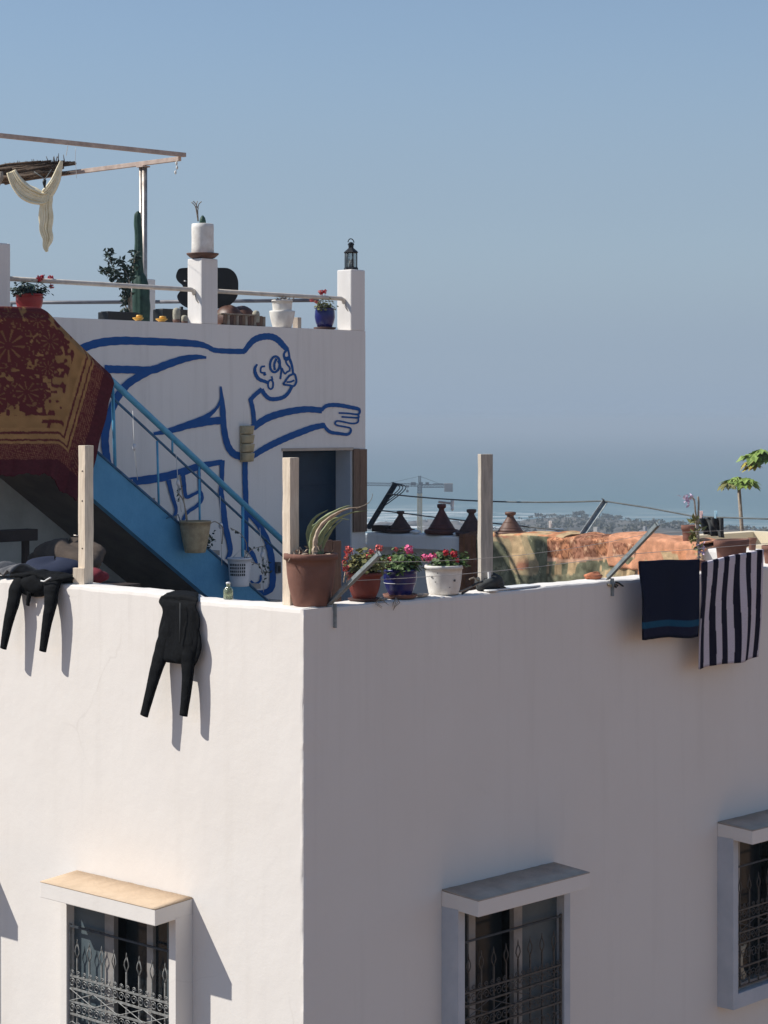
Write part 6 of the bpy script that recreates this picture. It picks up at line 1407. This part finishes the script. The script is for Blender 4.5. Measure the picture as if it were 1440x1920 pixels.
# neighbouring and distant houses
HC = [mat('house_cream', (0.74, 0.64, 0.47), (0.64, 0.54, 0.39), 0.4, 0.9, 0.2, 8), mat('house_white', (0.46, 0.43, 0.39), (0.38, 0.355, 0.32), 0.4, 0.9, 0.2, 8), mat('house_grey', (0.36, 0.36, 0.37), (0.28, 0.28, 0.29), 0.4, 0.9, 0.2, 8), mat('house_blue_grey', (0.22, 0.27, 0.33), (0.17, 0.21, 0.27), 0.4, 0.9, 0.2, 8), mat('house_ochre', (0.50, 0.36, 0.24), (0.42, 0.29, 0.19), 0.4, 0.9, 0.2, 8)]
def far_house(x0, x1, ytop, Y, m, label, ang=46.8, depth=None, floors=2, roofbox=None, win=True):
    X0, X1 = (x0 - 720) / F * Y, (x1 - 720) / F * Y; top = -(ytop - 787) / F * Y; W = (X1 - X0) / (math.cos(R(ang)) + math.sin(R(ang)) * 0.8); D = W * 0.8 if depth is None else depth
    th = R(ang); ux = Vector((math.cos(th), math.sin(th), 0)); uy = Vector((-math.sin(th), math.cos(th), 0))
    o = Vector((X0 + D * math.sin(th), Y, 0)); g = min(terr(o.x, o.y), terr((o + ux * W).x, (o + ux * W).y), terr((o + uy * D).x, (o + uy * D).y)) - 0.3
    t = thing('town_house', label, 'house', (o.x, o.y, g), 'w', group='houses of the town below')
    def q(u, v, h): p = o + ux * u + uy * v; return (p.x, p.y, h)
    def blk(u0, u1, v0, v1, h0, h1, nm, mm):
        mb = MB(); P = [q(u0, v0, h0), q(u1, v0, h0), q(u1, v1, h0), q(u0, v1, h0), q(u0, v0, h1), q(u1, v0, h1), q(u1, v1, h1), q(u0, v1, h1)]
        mb.add(P, [(0, 3, 2, 1), (4, 5, 6, 7), (0, 1, 5, 4), (1, 2, 6, 5), (2, 3, 7, 6), (3, 0, 4, 7)]); return mb.build(nm, mm, t)
    blk(0, W, 0, D, g, top - 0.5, 'wall', m)
    for (u0, u1, v0, v1) in ((-0.05, W + 0.05, -0.05, 0.2), (-0.05, W + 0.05, D - 0.2, D + 0.05), (-0.05, 0.2, 0.2, D - 0.2), (W - 0.2, W + 0.05, 0.2, D - 0.2)): blk(u0, u1, v0, v1, top - 0.5, top, 'parapet', m)
    if roofbox: blk(W * 0.3, W * 0.6, D * 0.3, D * 0.7, top - 0.5, top + roofbox, 'stair_house', m)
    if win:
        nw = max(2, int(W / 3.0)); nd = max(2, int(D / 3.0))
        for fl in range(floors):
            h1 = top - 1.5 - 3 * fl
            for k in range(nw): u = W * (k + 0.5) / nw; blk(u - 0.5, u + 0.5, -0.06, -0.005, h1 - 1.3, h1, 'window', M_GLASS)
            for k in range(nd): v = D * (k + 0.5) / nd; blk(-0.06, -0.005, v - 0.5, v + 0.5, h1 - 1.3, h1, 'window', M_GLASS)
    return t
far_house(1217, 1760, 1027, 30, HC[0], 'cream neighbouring house just behind the far parapet', depth=3.2, win=False)
far_house(975, 1022, 1003, 430, HC[2], 'grey flat roofed house right of the brown tagine lid')
far_house(1026, 1058, 992, 520, HC[3], 'blue grey house below the white peg')
far_house(1058, 1100, 1006, 360, HC[1], 'white house behind the foot of the pale iron arm')
far_house(1104, 1138, 999, 560, HC[1], 'small white house right of the pale iron arm', roofbox=1.4)
far_house(1128, 1152, 1004, 480, HC[2], 'grey house touching the bunched orange cloth')
far_house(1172, 1212, 1003, 620, HC[1], 'pale low house on the shore left of the grey block', floors=1)
far_house(1200, 1222, 995, 500, HC[2], 'tall grey house behind the slanting arm tip', roofbox=1.0)
far_house(1222, 1262, 1004, 600, HC[1], 'white shore house right of the slanting arm tip', floors=1)
far_house(1258, 1290, 1007, 540, HC[2], 'grey house left of the small terracotta pot', floors=1)
far_house(1418, 1470, 1009, 300, HC[2], 'grey house at the right edge behind the cream house', floors=1)
far_house(1360, 1392, 1011, 640, HC[1], 'white shore house between garment and papaya trunk', floors=1)
far_house(690, 735, 1008, 420, HC[1], 'white house low behind the dark iron arm', floors=1)
far_house(860, 905, 1009, 470, HC[4], 'ochre house hidden low behind the grey post', floors=1)
for (x0, x1, yt, Y, m, lb) in ((990, 1012, 997, 640, 1, 'tiny white house left of the blue grey house'), (1012, 1030, 1000, 600, 4, 'tiny ochre house beside the blue grey house'), (1062, 1082, 996, 700, 2, 'tiny grey house above the white house'),
        (1092, 1112, 1001, 610, 2, 'tiny grey house left of the small white house'), (1140, 1166, 998, 690, 1, 'tiny white house above the bunched orange cloth'), (1162, 1180, 1004, 560, 4, 'tiny ochre house right of the bunched orange cloth'), (1300, 1330, 1008, 620, 1, 'tiny white house behind the charcoal garment'), (1395, 1425, 1010, 560, 2, 'tiny grey house right of the papaya trunk')):
    far_house(x0, x1, yt, Y, HC[m], lb, floors=1)
# rocks in the surf and scrub on the headland
M_ROCK = mat('shore_rock', (0.17, 0.155, 0.145), (0.10, 0.092, 0.088), 0.4, 0.95, 0.5, 3, contrast=1.0)
random.seed(31)
rk = [(700, 992, 6, 1.0), (722, 985, 5, 0.8), (741, 992, 7, 1.0), (772, 985, 5, 0.9), (800, 984, 6, 1.1), (812, 995, 6, 0.9), (845, 990, 8, 1.2), (862, 986, 6, 1.0), (873, 994, 8, 1.2), (885, 988, 6, 1.0)]
where = ['beside the door board', 'behind the dark iron arm', 'left of the small tagine lid', 'left of the crane mast', 'right of the crane mast', 'left of the tall tagine lid', 'right of the tall tagine lid', 'left of the half hidden tagine lid', 'touching the half hidden tagine lid', 'left of the grey timber post']
for i, (x, y, w_, h_) in enumerate(rk):
    Y = 45 * F / (y - 787); p = wY(x, y, Y); MB().blob((p[0], p[1], SEA_H), (w_, w_ * 1.6, h_ * 1.7), 16, 10, 0.25, i).build('shore_rock', M_ROCK, base=(p[0], p[1], SEA_H), frame='w', label='dark rock in the surf ' + where[i], cat='rock', group='rocks in the surf')
M_SCRUB = mat('hazy_scrub', (0.12, 0.115, 0.08), (0.07, 0.07, 0.05), 0.5, 0.95, contrast=1.0)
sb = MB(); random.seed(40)
for k in range(520):
    X = random.uniform(30, 150); Y = random.uniform(560, 925) 
    if Y > shore(X) - 6 or X < 36: continue
    h = terr(X, Y); r = random.uniform(0.4, 1.2)
    for j in range(16):
        d = rv(1.0); p = Vector((X, Y, h + r * 0.5)) + Vector((d.x * r, d.y * r, abs(d.z) * r * 0.9)); sb.disc(p, rv() + Vector((0, 0, 0.6)), r * random.uniform(0.28, 0.5), 5, 0.2)
sb.build('headland_scrub', M_SCRUB, frame='w', kind='stuff', label='dark scrub covering the headland')
for i, (x, y, hh) in enumerate(((1080, 985, 2.2), (1090, 983, 2.6), (1135, 984, 2.4), (1142, 986, 2.0), (1160, 985, 2.0), (1010, 988, 1.8))):
    Y = 880.0; X = (x - 720) / F * Y; g = terr(X, Y); t = thing('headland_tree', 'small dark tree on the headland ' + ('left of the pale arm', 'just left of the tip of the pale arm foot', 'above the bunched cloth', 'right above the bunched cloth', 'at the right end of the headland', 'left of the white peg')[i], 'tree', (X, Y, g), 'w', group='trees on the headland')
    MB().tube([(X, Y, g), (X + 0.2, Y, g + hh * 0.6)], [0.25, 0.12], 6).build('trunk', M_TWIG, t); cr = MB(); random.seed(50 + i)
    for j in range(120):
        d = rv(1.0); cr.disc((X + d.x * 1.5, Y + d.y * 1.5, g + hh * 0.72 + d.z * hh * 0.32), rv(), random.uniform(0.2, 0.4), 5, 0.2)
    cr.build('crown', M_SCRUB, t, kind='stuff')

# ------------------------------------------------------------------ tower crane near the shore
YC = 620.0
def cp(x, y, d=0.0): return Vector(wY(x, y, YC + d))
M_CR = mat('crane_yellow_paint', (0.80, 0.62, 0.32), (0.66, 0.50, 0.26), 0.5, 0.7); M_CRG = mat('crane_grey_steel', (0.12, 0.14, 0.16), (0.09, 0.10, 0.12), 0.5, 0.6); M_CRW = mat('crane_counterweight', (0.42, 0.38, 0.36), (0.34, 0.31, 0.29), 0.3, 0.9)
b0 = cp(787, 913); gz = terr(b0.x, YC)
t = thing('tower_crane', 'yellow tower crane standing by the shore above the tagine lids', 'crane', (b0.x, YC, gz), 'w')
def lattice(p, q, w_, n, mm, nm, r=0.11):
    mb = MB(); d = (q - p); L = d.length; d.normalize(); x = d.cross(Vector((0, 1, 0))).normalized() if abs(d.y) < 0.9 else Vector((1, 0, 0)); y = d.cross(x)
    cs = [(x * i + y * j) * (w_ / 2) for (i, j) in ((-1, -1), (1, -1), (1, 1), (-1, 1))]
    for c_ in cs: mb.beam(p + c_, q + c_, r * 1.5)
    for k in range(n):
        A = p + d * (L * k / n); Bq = p + d * (L * (k + 1) / n)
        for j in range(4): mb.beam(A + cs[j], Bq + cs[(j + 1) % 4], r); mb.beam(A + cs[j], A + cs[(j + 1) % 4], r)
    return mb.build(nm, mm, t)
lattice(Vector((b0.x, YC, gz)), Vector((b0.x, YC, cp(787, 925).z)), 1.1, 14, M_CR, 'mast', 0.26)
lattice(Vector((b0.x, YC, cp(787, 925).z)), Vector((b0.x, YC, cp(787, 909).z)), 1.1, 3, M_CRG, 'slewing_section', 0.2)
lattice(Vector((b0.x, YC, cp(787, 909).z)), Vector((b0.x, YC, cp(787, 892).z)), 0.6, 3, M_CRG, 'tower_head', 0.12)
lattice(cp(790, 911), cp(834, 911), 0.9, 8, M_CRG, 'counter_jib', 0.12)
lattice(cp(783, 909.5), cp(655, 907), 0.8, 22, M_CRG, 'jib', 0.10)
ctr = cp(841, 914); MB().obox(tuple(ctr), (2.5, 1.3, 2.5)).build('counterweight', M_CRW, t, bevel=0.05)
MB().obox(tuple(cp(822, 907.5)), (3.0, 0.5, 0.35)).build('walkway', M_CRG, t)
for (x, w_) in ((775, 1.5), (789, 1.2), (801, 1.0)): MB().obox(tuple(cp(x, 907)), (w_, 0.9, 0.9)).build('winch', M_CRG, t)
MB().beam(cp(787, 893), cp(830, 909), 0.10).build('tie', M_CRG, t); MB().beam(cp(787, 893), cp(725, 907), 0.08).build('tie', M_CRG, t)
MB().obox(tuple(cp(764, 912)), (0.9, 0.7, 0.6)).build('trolley', M_CRG, t); MB().beam(cp(764, 912), cp(764, 920), 0.08).build('cable', M_CRG, t); MB().obox(tuple(cp(764, 921)), (0.7, 0.4, 0.7)).build('hook_block', M_CRG, t)
# ------------------------------------------------------------------ haze over the sea
HZ = bpy.data.materials.new('sea_haze'); HZ.use_nodes = True; n = HZ.node_tree; n.nodes.clear()
pv = n.nodes.new('ShaderNodeVolumePrincipled'); pv.inputs['Color'].default_value = (0.59, 0.69, 0.79, 1); pv.inputs['Density'].default_value = 1 / 1900.0
pv.inputs['Anisotropy'].default_value = 0.0
ou = n.nodes.new('ShaderNodeOutputMaterial'); n.links.new(pv.outputs[0], ou.inputs['Volume'])
MB().box((-13000, -3200, -53.5), (13000, 31000, 4.2)).build('haze', HZ, frame='w', kind='stuff', label='pale sea haze filling the air')
